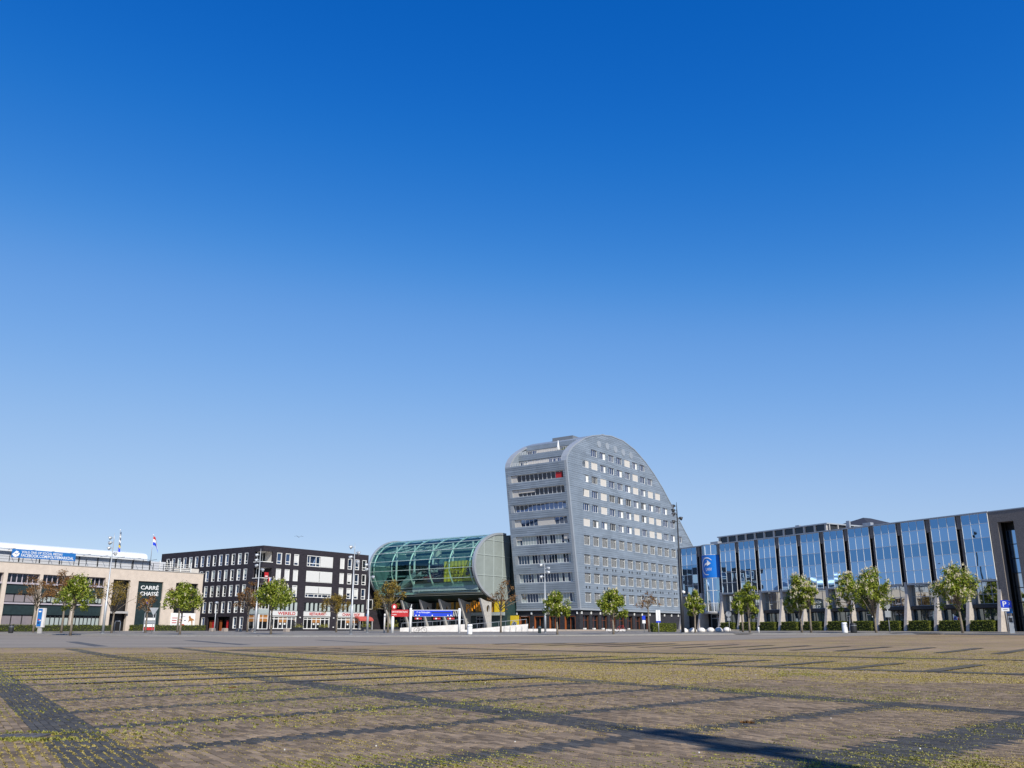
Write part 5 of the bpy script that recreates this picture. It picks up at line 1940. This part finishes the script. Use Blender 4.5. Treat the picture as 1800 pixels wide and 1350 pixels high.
hc, hl = hedge_mesh(2.9, 1.1, 1.25, 1500)
first = None
for k in range(11):
    yl = PY[k] + (PY[k + 1] - PY[k]) * 0.5
    p = uvm @ Vector((-1.5, yl, 0))
    if first is None:
        first = thing('box_hedge', 'clipped box hedge between two concrete fins of the mirror glass office', 'hedge', (p.x, p.y, gz(p.x, p.y) + 0.1), RAD(30 - 90), 'hedges between the concrete fins')
        hc.build('hedge_core', HEDGED, first)
        hl.build('foliage', HEDGE, first, kind='stuff')
    else:
        c = copy_tree(first)
        c.location = (p.x, p.y, gz(p.x, p.y) + 0.1)
        if k == 10:
            c['label'] = 'clipped box hedge between two concrete fins right beside the glass drum entrance'
hc, hl = hedge_mesh(3.2, 1.4, 1.1, 1500)
h_ = thing('box_hedge', 'short yellow green hedge at the end of the zinc tower ground floor', 'hedge', (20.3, 122.5, gz(20.3, 122.5) + 0.1), 0.1)
hc.build('hedge_core', HEDGED, h_)
hl.build('foliage', HEDGE, h_, kind='stuff')
for (x0, x1, lab) in ((-40, -17.6, 'long low hedge along the glazed bays of the beige building'), (-13.8, 0.2, 'low dark hedge under the sign panel and billboard of the beige building')):
    hc, hl = hedge_mesh(x1 - x0, 1.0, 0.95, 2600 if x0 < -20 else 1800)
    p = blm @ Vector(((x0 + x1) / 2, -1.2, 0))
    h_ = thing('low_hedge', lab, 'hedge', (p.x, p.y, gz(p.x, p.y) + 0.1), RAD(90 - 35.26))
    hc.build('hedge_core', HEDGED, h_)
    hl.build('foliage', HEDGE, h_, kind='stuff')

# ================================================================== MASTS, LAMPS
def floodlight(parent, z, a, m_body, tilt=0.5, s_=1.0, r=0.45):
    M4 = Matrix.Translation((r * math.cos(a), r * math.sin(a), z)) @ Matrix.Rotation(a, 4, 'Z') @ Matrix.Rotation(tilt, 4, 'Y')
    f = MB()
    f.lathe([(0.10 * s_, -0.25 * s_), (0.2 * s_, -0.1 * s_), (0.26 * s_, 0.12 * s_), (0.27 * s_, 0.2 * s_)], n=10)
    f.map(lambda x, y, z_: tuple(M4 @ Vector((z_, y, -x))))
    o = f.build('floodlight', m_body, parent, True)
    g_ = MB().lathe([(0.24 * s_, 0.2 * s_), (0.24 * s_, 0.215 * s_)], n=10).map(lambda x, y, z_: tuple(M4 @ Vector((z_, y, -x))))
    g_.build('lens', GLASSW, o)
    MB().tube([(0, 0, z), (r * math.cos(a), r * math.sin(a), z)], 0.035, n=5).build('bracket', m_body, parent)


def mast(label, x, y, H, heads, m=POLE, r0=0.125, s_=0.9, group=None, cat='mast', dz=0.1, reach=0.45):
    t = thing('light_mast', label, cat, (x, y, gz(x, y) + dz), 0.0, group)
    MB().lathe([(r0 * 1.25, 0), (r0 * 1.25, H * 0.30), (r0 * 0.85, H * 0.305), (r0 * 0.4, H * 0.92), (r0 * 0.12, H)], n=12).build('pole', m, t, True)
    MB().lathe([(r0 * 2, 0), (r0 * 2, 0.06)], n=12).build('base_plate', GREYM, t)
    for (dzh, a, tl) in heads:
        floodlight(t, H - dzh, RAD(a), m, tl, s_, reach)
    return t


HD = [(0.7, 200, 0.5), (1.3, 170, 0.3), (2.0, 190, 0.6), (2.7, -20, 0.4)]
mast('tall grey floodlight mast in front of the beige building entrance', -51.5, 115.0, 12.6, HD)
mast('grey floodlight mast beside the corner of the black brick block', -34.7, 123.2, 11.2, [(0.9, 180, 0.4), (1.6, 200, 0.6), (2.3, 160, 0.4), (2.9, -10, 0.5)])
mast('tall grey floodlight mast before the red restaurant awning', -19.1, 108.3, 10.7, [(0.5, 190, 0.4), (1.2, 0, 0.4), (1.7, 170, 0.5), (2.3, -20, 0.5)])
mast('slim grey mast between the restaurant and the glass barrel', -19.1, 120.5, 9.4, [(0.6, 180, 0.4), (1.2, 160, 0.4), (2.2, 0, 0.4)], r0=0.12)
mast('grey floodlight mast before the leaning end of the zinc tower', 4.3, 117.9, 9.1, [(0.5, 180, 0.5), (0.9, 0, 0.4), (1.4, 10, 0.6), (2.0, 190, 0.6)], r0=0.11)
m6 = mast('very tall dark floodlight mast between the zinc tower and the glass drum', 20.6, 110.1, 15.8, [(0.5, 200, 0.4), (1.0, 160, 0.4), (1.5, 190, 0.5), (2.0, 10, 0.4), (2.4, 170, 0.5)], m=DARKM, r0=0.17)
MB().tube([(0, 0, 4.95), (0.35, -0.1, 5.0)], 0.03, n=5).build('camera_arm', WHITE, m6)
MB().lathe([(0.02, 4.62), (0.2, 4.72), (0.2, 4.9), (0.02, 4.98)], 0.3, -0.1, 10).build('camera_dome', WHITE, m6, True)
# a mast of the same kind stands behind the camera; its shadow falls across the bricks
mast('grey floodlight mast standing on the bricks, casting the long shadow', 1.13 + 0.438 * 15.6, 11.35 - 0.899 * 15.6, 13.1,
     [(0.9, 64, 0.5), (1.4, 64, 0.4), (1.9, 244, 0.4), (2.4, 64, 0.4), (3.0, 244, 0.4)], r0=0.27, s_=0.7, dz=0.0, reach=0.26)
lp = thing('street_lamp', 'small grey street lamp before the dark brick passage', 'street lamp', (-43.4, 133.1, gz(-43.4, 133.1) + 0.1))
MB().lathe([(0.09, 0), (0.07, 1.2), (0.05, 3.9)], n=8).build('pole', POLE, lp, True)
MB().lathe([(0.05, 3.9), (0.28, 4.0), (0.28, 4.15), (0.1, 4.3)], n=10).build('lamp_head', GREYM, lp, True)
pp = thing('marker_post', 'plain pale post at the left of the red car park sign', 'post', (-16.9, 120.8, gz(-16.9, 120.8) + 0.1))
MB().lathe([(0.11, 0), (0.11, 2.4), (0.07, 2.45)], n=10).build('post', WCONC, pp, True)
MB().lathe([(0.115, 2.0), (0.115, 2.2)], n=10).build('band', GREYM, pp)


# ================================================================== SIGNS AND STREET FURNITURE
def on(x, y, dz=0.1):
    return (x, y, gz(x, y) + dz)


def post(parent, h, r=0.035, m=POLE):
    MB().lathe([(r, 0), (r, h)], n=8).build('post', m, parent, True)


def disc(nm, parent, z, r, m, y=-0.05, n=20, th=0.02):
    b = MB()
    b.prism([(r * math.cos(t), z + r * math.sin(t)) for t in lin(0, 2 * math.pi * (n - 1) / n, n)], 'y', y - th, y)
    return b.build(nm, m, parent)


s = thing('advertising_pillar', 'blue poster pillar on a grey leg before the beige building', 'advertising pillar', on(-59.8, 115.4), RAD(-10))
MB().box(-0.12, 0.42, -0.1, 0.1, 0, 0.75).build('leg', CONC, s)
MB().box(-0.35, 0.62, -0.16, 0.16, 0.75, 3.1).build('case', WCONC, s)
MB().box(-0.3, 0.3, -0.19, -0.162, 0.85, 3.02).build('poster', BLUE2, s)
for (x, z, w_, m) in ((-0.2, 2.6, 0.35, WHITE), (-0.15, 1.6, 0.2, RED), (0.08, 1.5, 0.15, WHITE), (-0.2, 1.2, 0.3, NAVY)):
    MB().box(x, x + w_, -0.2, -0.191, z, z + 0.16).build('print', m, s)
s = thing('yield_sign', 'triangular give way sign seen from its grey back', 'traffic sign', on(-44.0, 111.6), RAD(6))
post(s, 3.0)
MB().prism([(-0.55, 3.1), (0.55, 3.1), (0, 2.15)], 'y', -0.07, -0.04).build('plate', POLE, s)
s = thing('sign_frame', 'arched metal sign frame with a red foot before the dark sign panel', 'sign', on(-52.5, 132.0), RAD(10))
for x in (-0.75, 0.75):
    MB().tube([(x, 0, 0), (x, 0, 2.6)], 0.05, n=6).build('post', POLE, s)
MB().tube([(-0.75, 0, 2.6), (-0.6, 0, 2.8), (0.6, 0, 2.8), (0.75, 0, 2.6)], 0.05, n=6).build('arch', POLE, s)
for i, m in enumerate((RED, WHITE, GREYM, WFRAME, DARKM)):
    MB().box(-0.7, 0.7, -0.04, 0.04, 0.25 + i * 0.45, 0.62 + i * 0.45).build('sign_board', m, s)
s = thing('map_board', 'white and blue information board on a post before the black ground floor', 'sign', on(18.1, 112.6), RAD(-8))
post(s, 1.6, 0.05)
MB().box(-0.27, 0.27, -0.05, 0.05, 1.25, 2.75).build('board', WHITE, s)
MB().box(-0.27, 0.27, -0.056, -0.051, 1.25, 1.45).build('blue_foot', BLUE, s)
MB().box(-0.02, 0.02, -0.056, -0.051, 1.5, 2.75).build('divider', GREYM, s)
s = thing('parking_meter_sign', 'small blue and white sign post left of the information board', 'sign', on(16.9, 116.7), RAD(-8))
post(s, 2.0, 0.05)
MB().box(-0.2, 0.2, -0.07, -0.03, 1.6, 2.1).build('plate', BLUE, s)
MB().box(-0.2, 0.2, -0.07, -0.03, 1.15, 1.55).build('plate', WHITE, s)
s = thing('no_parking_sign', 'round blue and red no parking sign between two chestnuts', 'traffic sign', on(41.6, 104.6), RAD(-22))
post(s, 2.5)
disc('rim', s, 2.3, 0.32, RED)
disc('face', s, 2.3, 0.25, BLUE, -0.071, 20, 0.006)
MB().prism([(-0.2, 2.45), (-0.15, 2.5), (0.2, 2.15), (0.15, 2.1)], 'y', -0.082, -0.078).build('bar', RED, s)
MB().box(-0.18, 0.18, -0.06, -0.04, 1.7, 1.9).build('plate', WHITE, s)
s = thing('direction_sign', 'grey backed signs on a tall post behind the large chestnut', 'traffic sign', on(42.6, 103.0), RAD(-24))
post(s, 3.2, 0.05)
disc('plate', s, 2.9, 0.33, POLE)
MB().box(-0.3, 0.3, -0.07, -0.04, 1.7, 2.4).build('plate', POLE, s)
MB().box(-0.02, 0.25, -0.1, 0.05, 1.45, 1.65).build('control_box', DARKM, s)
s = thing('parking_sign', 'blue parking sign with white arrow plate near the end block', 'traffic sign', on(50.6, 93.1), RAD(-28))
post(s, 3.3)
MB().box(-0.36, 0.36, -0.07, -0.04, 2.55, 3.3).build('plate', BLUE, s)
text('letter', 'P', 0.34, 0.52, WHITE, s, lambda x, y, z: (-0.17 + x, -0.075 - z, 2.66 + y), 0.004)
MB().box(-0.36, 0.36, -0.07, -0.04, 2.2, 2.52).build('arrow_plate', WHITE, s)
MB().box(-0.2, 0.2, -0.08, -0.072, 2.34, 2.38).build('arrow', BLACK, s)
s = thing('parking_machine', 'slim grey parking ticket machine with blue sign on top', 'ticket machine', on(51.6, 94.2), RAD(-28))
MB().box(-0.22, 0.22, -0.2, 0.2, 0, 1.7).build('cabinet', POLE, s)
MB().box(-0.15, 0.15, -0.215, -0.201, 1.1, 1.55).build('panel', DARKM, s)
post(s, 3.2, 0.04)
MB().box(-0.28, 0.28, -0.07, -0.03, 2.55, 3.25).build('plate', BLUE, s)
text('letter', 'P', 0.28, 0.42, WHITE, s, lambda x, y, z: (-0.14 + x, -0.075 - z, 2.68 + y), 0.004)
MB().box(-0.28, 0.28, -0.07, -0.03, 2.0, 2.5).build('plate', BLUE2, s)
s = thing('round_sign', 'round grey backed sign right of the glass drum entrance', 'traffic sign', on(27.8, 116.7), RAD(-15))
post(s, 2.4)
disc('plate', s, 2.25, 0.36, GREYM)
MB().box(-0.2, 0.2, -0.07, -0.04, 1.4, 1.8).build('plate', GREYM, s)


def bin_(label, x, y, m, h, w_=0.32):
    t = thing('litter_bin', label, 'litter bin', on(x, y, 0.0 if y < interp(FAR, x) else 0.11))
    MB().lathe([(w_ * 0.92, 0), (w_, 0.1), (w_, h - 0.1), (w_ * 0.9, h)], n=14).build('body', m, t, True)
    MB().lathe([(w_ * 0.6, h), (w_ * 0.6, h + 0.02)], n=14).build('opening', BLACK, t)
    MB().lathe([(w_ * 1.02, h * 0.75), (w_ * 1.02, h * 0.8)], n=14).build('band', GREYM, t)
    return t


bin_('white litter bin with scrawls on the asphalt before the ramp wall', -4.9, 106.0, WHITE, 1.15, 0.3)
bin_('white litter bin with scrawls beside a black one under the chestnuts', 37.4, 102.6, WHITE, 1.15, 0.3)
bin_('black litter bin beside the white one under the chestnuts', 38.5, 102.9, DARKM, 1.05, 0.36)
bin_('small dark green bin on a post before the low white plaza wall', 3.5, 115.9, DGREEN, 0.9, 0.2)
bin_('black litter bin at the foot of the beige building hedge', -65.0, 118.5, DARKM, 1.0, 0.3)
first = None
for (x, y) in ((21.4, 113.6), (22.9, 115.6), (24.4, 117.6), (26.0, 119.5), (27.5, 121.4), (29.0, 123.2)):
    if first is None:
        first = thing('stone_bollard', 'low round white stone bollard in front of the glass drum', 'bollard', on(x, y), 0.0, 'round white bollards by the glass drum')
        MB().lathe([(0.42, 0), (0.5, 0.12), (0.5, 0.25), (0.42, 0.42), (0.25, 0.54), (0.06, 0.58)], n=16).build('dome', WCONC, first, True)
        MB().lathe([(0.44, -0.02), (0.44, 0.03)], n=16).build('footing', GREYM, first)
    else:
        c = copy_tree(first)
        c.location = on(x, y)
b = thing('small_bollard', 'thin white marker bollard between hedges and chestnuts', 'bollard', on(29.6, 109.6))
MB().lathe([(0.1, 0), (0.1, 0.6), (0.05, 0.65)], n=10).build('post', WHITE, b, True)
MB().lathe([(0.105, 0.4), (0.105, 0.48)], n=10).build('band', GREYM, b)
# bicycle hoops
first = None
for k in range(7):
    x, y = -1.0 + 0.75 * k, 117.4
    if first is None:
        first = thing('bicycle_hoop', 'steel bicycle hoop in the row below the plaza wall', 'bicycle rack', on(x, y), RAD(80), 'bicycle hoops below the plaza')
        MB().tube([(-0.35, 0, 0), (-0.35, 0, 0.65), (-0.2, 0, 0.8), (0.2, 0, 0.8), (0.35, 0, 0.65), (0.35, 0, 0)], 0.03, n=6).build('hoop', POLE, first, True)
        MB().box(-0.4, 0.4, -0.05, 0.05, 0, 0.015).build('foot_plate', GREYM, first)
    else:
        c = copy_tree(first)
        c.location = on(x, y)
hp = thing('bicycle_hoop', 'tall single steel hoop at the beige building entrance', 'bicycle rack', on(-53.6, 123.9), RAD(10))
MB().tube([(-0.35, 0, 0), (-0.35, 0, 1.3), (-0.25, 0, 1.5), (0.25, 0, 1.5), (0.35, 0, 1.3), (0.35, 0, 0)], 0.05, n=6).build('hoop', POLE, hp, True)
MB().box(-0.45, 0.45, -0.08, 0.08, 0, 0.015).build('foot_plate', GREYM, hp)


def bicycle(label, x, y, rz, m):
    t = thing('bicycle', label, 'bicycle', on(x, y), rz)
    for cx in (-0.52, 0.52):
        w_ = MB().tube([(cx + 0.34 * math.cos(a), 0, 0.36 + 0.34 * math.sin(a)) for a in lin(0, 2 * math.pi, 19)], 0.022, n=5, cap=False).build('wheel', BLACK, t)
        sp = MB()
        for k in range(4):
            a = k * math.pi / 4
            sp.tube([(cx - 0.33 * math.cos(a), 0, 0.36 - 0.33 * math.sin(a)), (cx + 0.33 * math.cos(a), 0, 0.36 + 0.33 * math.sin(a))], 0.006, n=3)
        sp.build('spokes', GREYM, w_)
    f = MB()
    for (p, q) in (((-0.52, 0, 0.36), (-0.05, 0, 0.32)), ((-0.05, 0, 0.32), (-0.2, 0, 0.85)), ((-0.2, 0, 0.8), (0.36, 0, 0.85)), ((-0.05, 0, 0.32), (0.38, 0, 0.8)), ((0.52, 0, 0.36), (0.36, 0, 0.95)), ((-0.52, 0, 0.36), (-0.2, 0, 0.8))):
        f.tube([p, q], 0.022, n=5)
    f.build('frame', m, t)
    MB().box(-0.34, -0.08, -0.07, 0.07, 0.88, 0.94).build('saddle', BLACK, t)
    MB().tube([(0.25, -0.28, 1.02), (0.36, -0.1, 1.05), (0.36, 0.1, 1.05), (0.25, 0.28, 1.02)], 0.016, n=5).build('handlebar', BLACK, t)


bicycle('black bicycle parked against the red one by the tower steps', 13.4, 120.6, RAD(20), DARKM)
bicycle('red bicycle parked by the tower steps', 14.4, 121.2, RAD(-15), RED)
bicycle('black bicycle leaning at the foot of the ramp wall', -12.0, 119.5, RAD(10), DARKM)
# pale stone blocks along the black brick block
first = None
for (x, y) in ((-45.8, 139.5), (-43.2, 137.4), (-40.5, 135.4), (-37.9, 133.4), (-32.9, 133.2)):
    if first is None:
        first = thing('stone_block', 'pale square stone block on the pavement before the black brick block', 'stone block', on(x, y), RAD(54), 'stone blocks on the pavement')
        MB().prism([(-0.36, 0), (0.36, 0), (0.33, 0.45), (-0.33, 0.45)], 'y', -0.33, 0.33).build('block', STONE, first)
        MB().box(-0.3, 0.3, -0.3, 0.3, 0.45, 0.48).build('top_slab', BEIGE, first)
    else:
        c = copy_tree(first)
        c.location = on(x, y)
# parking sign portal: red board, blue board, white posts
s = thing('car_park_portal', 'white portal with long blue car park sign before the cinema', 'sign portal', on(-9.9, 117.6), 0.05)
for x in (-3.2, 3.1):
    MB().lathe([(0.16, 0), (0.15, 3.1)], x, 0, 12).build('post', WHITE, s, True)
MB().tube([(-3.2, 0, 3.1), (-3.1, 0, 3.6)], 0.05, n=6).build('finial', WHITE, s)
MB().box(-2.75, 2.2, -0.12, 0.05, 2.1, 2.82).build('board', BLUE, s)
MB().box(-2.8, 2.25, -0.09, 0.02, 2.06, 2.1).build('board_edge', WHITE, s)
text('lettering', 'P  van Parkeerplein', 1.7, 0.3, WHITE, s, lambda x, y, z: (-2.4 + x, -0.13 - z, 2.42 + y), 0.004)
MB().box(-0.5, 2.0, -0.127, -0.121, 2.5, 2.62).build('dark_band', NAVY, s)
for x in (-2.5, -2.1, -0.4, 1.6, 2.0):
    MB().box(x - 0.07, x + 0.07, -0.16, -0.13, 2.12, 2.28).build('lamp', WHITE, s)
for x in (-2.2, 0.2, 2.0):
    MB().box(x - 0.45, x + 0.45, -0.1, -0.04, 1.72, 1.92).build('height_bar', RED, s)
    MB().box(x - 0.2, x + 0.0, -0.11, -0.101, 1.74, 1.9).build('bar_mark', WHITE, s)
for k in range(4):
    MB().tube([(2.25 + k * 0.22, 0, 2.1), (2.42 + k * 0.22, 0, 2.85)], 0.03, n=5).build('truss', WHITE, s)
    MB().tube([(-2.85 - k * 0.1, 0, 2.85), (-2.75 - k * 0.12, 0, 2.1)], 0.03, n=5).build('truss', WHITE, s)
MB().tube([(-3.2, 0, 2.86), (3.3, 0, 2.86)], 0.04, n=6).build('top_rail', WHITE, s)
s = thing('red_sign', 'red sign board with white lettering and round emblem on a white post', 'sign', on(-15.0, 117.2), 0.05)
MB().lathe([(0.2, 0), (0.17, 2.1)], -0.35, 0, 12).build('post', WHITE, s, True)
MB().box(-0.55, 1.65, -0.12, 0.05, 2.05, 2.92).build('board', RED, s)
text('lettering', 'GRATIS FIETSENSTALLING', 2.0, 0.22, WHITE, s, lambda x, y, z: (-0.48 + x, -0.13 - z, 2.55 + y), 0.004)
text('lettering', 'toegang', 0.6, 0.16, WHITE, s, lambda x, y, z: (-0.48 + x, -0.13 - z, 2.22 + y), 0.004)
b = MB()
b.prism([(-0.2 + 0.36 * math.cos(t), 3.3 + 0.36 * math.sin(t)) for t in lin(0, 6.0, 20)], 'y', -0.1, 0.0)
b.build('emblem', RED, s)
MB().prism([(-0.2 + 0.16 * math.cos(t), 3.28 + 0.2 * math.sin(t)) for t in lin(0, 6.0, 12)], 'y', -0.112, -0.102).build('emblem_mark', WHITE, s)


# restaurant terrace plants
def planter(label, x, y, w_, h, n):
    t = thing('planter', label, 'planter', on(x, y), RAD(54))
    MB().box(-w_ / 2, w_ / 2, -0.3, 0.3, 0, 0.6).build('box', DARKM, t)
    lf = MB()
    for i in range(n):
        c = Vector((rnd.uniform(-w_ / 2, w_ / 2), rnd.gauss(0, 0.2), 0.6 + abs(rnd.gauss(0, h * 0.5))))
        leafquad(lf, c, rnd.uniform(0.06, 0.12), rdir())
    lf.build('foliage', MOSSG, t, kind='stuff')


planter('dark planter with yellow green shrub under the red awning', -24.0, 150.0, 1.6, 0.7, 260)
planter('wide dark planter with yellow green shrub beside the concrete fins', -19.5, 148.5, 2.4, 0.8, 380)
planter('dark planter with low plants before the first restaurant window', -36.5, 155.0, 2.0, 0.5, 220)
planter('dark planter with low plants before the second restaurant window', -33.0, 160.0, 2.0, 0.5, 220)

# ================================================================== PERSON AND BIRD
pe = thing('person', 'person in dark clothes standing before the restaurant wall', 'person', on(-33.0, 137.8), RAD(30))
vs = [(0, 0, 0.95), (0, 0.01, 1.2), (0, 0, 1.42), (0, 0, 1.52), (0, -0.02, 1.63), (0, -0.02, 1.75),
      (0.1, 0, 0.9), (0.11, -0.04, 0.5), (0.11, 0.02, 0.1), (0.11, -0.13, 0.04), (-0.1, 0, 0.9), (-0.11, 0.05, 0.5), (-0.11, 0.1, 0.1), (-0.11, -0.04, 0.04),
      (0.2, 0, 1.4), (0.26, 0.02, 1.13), (0.24, -0.1, 0.9), (0.24, -0.14, 0.8), (-0.2, 0, 1.4), (-0.26, 0.04, 1.13), (-0.25, -0.06, 0.9), (-0.25, -0.09, 0.8)]
ed = [(0, 1), (1, 2), (2, 3), (3, 4), (4, 5), (0, 6), (6, 7), (7, 8), (8, 9), (0, 10), (10, 11), (11, 12), (12, 13), (2, 14), (14, 15), (15, 16), (16, 17), (2, 18), (18, 19), (19, 20), (20, 21)]
rd = [0.15, 0.14, 0.13, 0.06, 0.09, 0.08, 0.1, 0.07, 0.045, 0.04, 0.1, 0.07, 0.045, 0.04, 0.07, 0.05, 0.04, 0.035, 0.07, 0.05, 0.04, 0.035]
me = bpy.data.meshes.new('body')
me.from_pydata(vs, ed, [])
bo = bpy.data.objects.new('body', me)
col.objects.link(bo)
bo.parent = pe
md = bo.modifiers.new('skin', 'SKIN')
for i, sv in enumerate(me.skin_vertices[0].data):
    sv.radius = (rd[i], rd[i])
    sv.use_root = i == 0
bo.modifiers.new('sub', 'SUBSURF').levels = 1
me.materials.append(CLOTH)
MB().lathe([(0.03, 1.58), (0.085, 1.63), (0.095, 1.7), (0.08, 1.78), (0.02, 1.82)], 0, -0.035, 10).build('head', SKIN, pe, True)
MB().lathe([(0.1, 1.69), (0.105, 1.76), (0.08, 1.83), (0.02, 1.85)], 0, -0.01, 10).build('hair', BLACK, pe, True)
gd = thing('gull', 'gull with raised wings gliding in the sky over the black brick block', 'bird', (-28.8, 120.0, 13.35), 0.3)
MB().tube([(0, -0.28, 0), (0, -0.1, 0.02), (0, 0.15, 0.0), (0, 0.3, 0.02)], 0.05, 0.02, n=6).build('body', GREYM, gd, True)
for sx in (-1, 1):
    b = MB()
    b.v = [(0, -0.12, 0.03), (0, 0.1, 0.03), (sx * 0.28, -0.12, 0.2), (sx * 0.28, 0.06, 0.2), (sx * 0.6, 0.0, 0.12), (sx * 0.6, 0.06, 0.12)]
    b.v += [(x, y, z - 0.02) for (x, y, z) in b.v]
    b.f = [(0, 1, 3, 2), (2, 3, 5, 4), (6, 8, 9, 7), (8, 10, 11, 9), (0, 2, 8, 6), (2, 4, 10, 8), (1, 7, 9, 3), (3, 9, 11, 5), (4, 5, 11, 10)]
    b.build('wing', DARKM, gd)
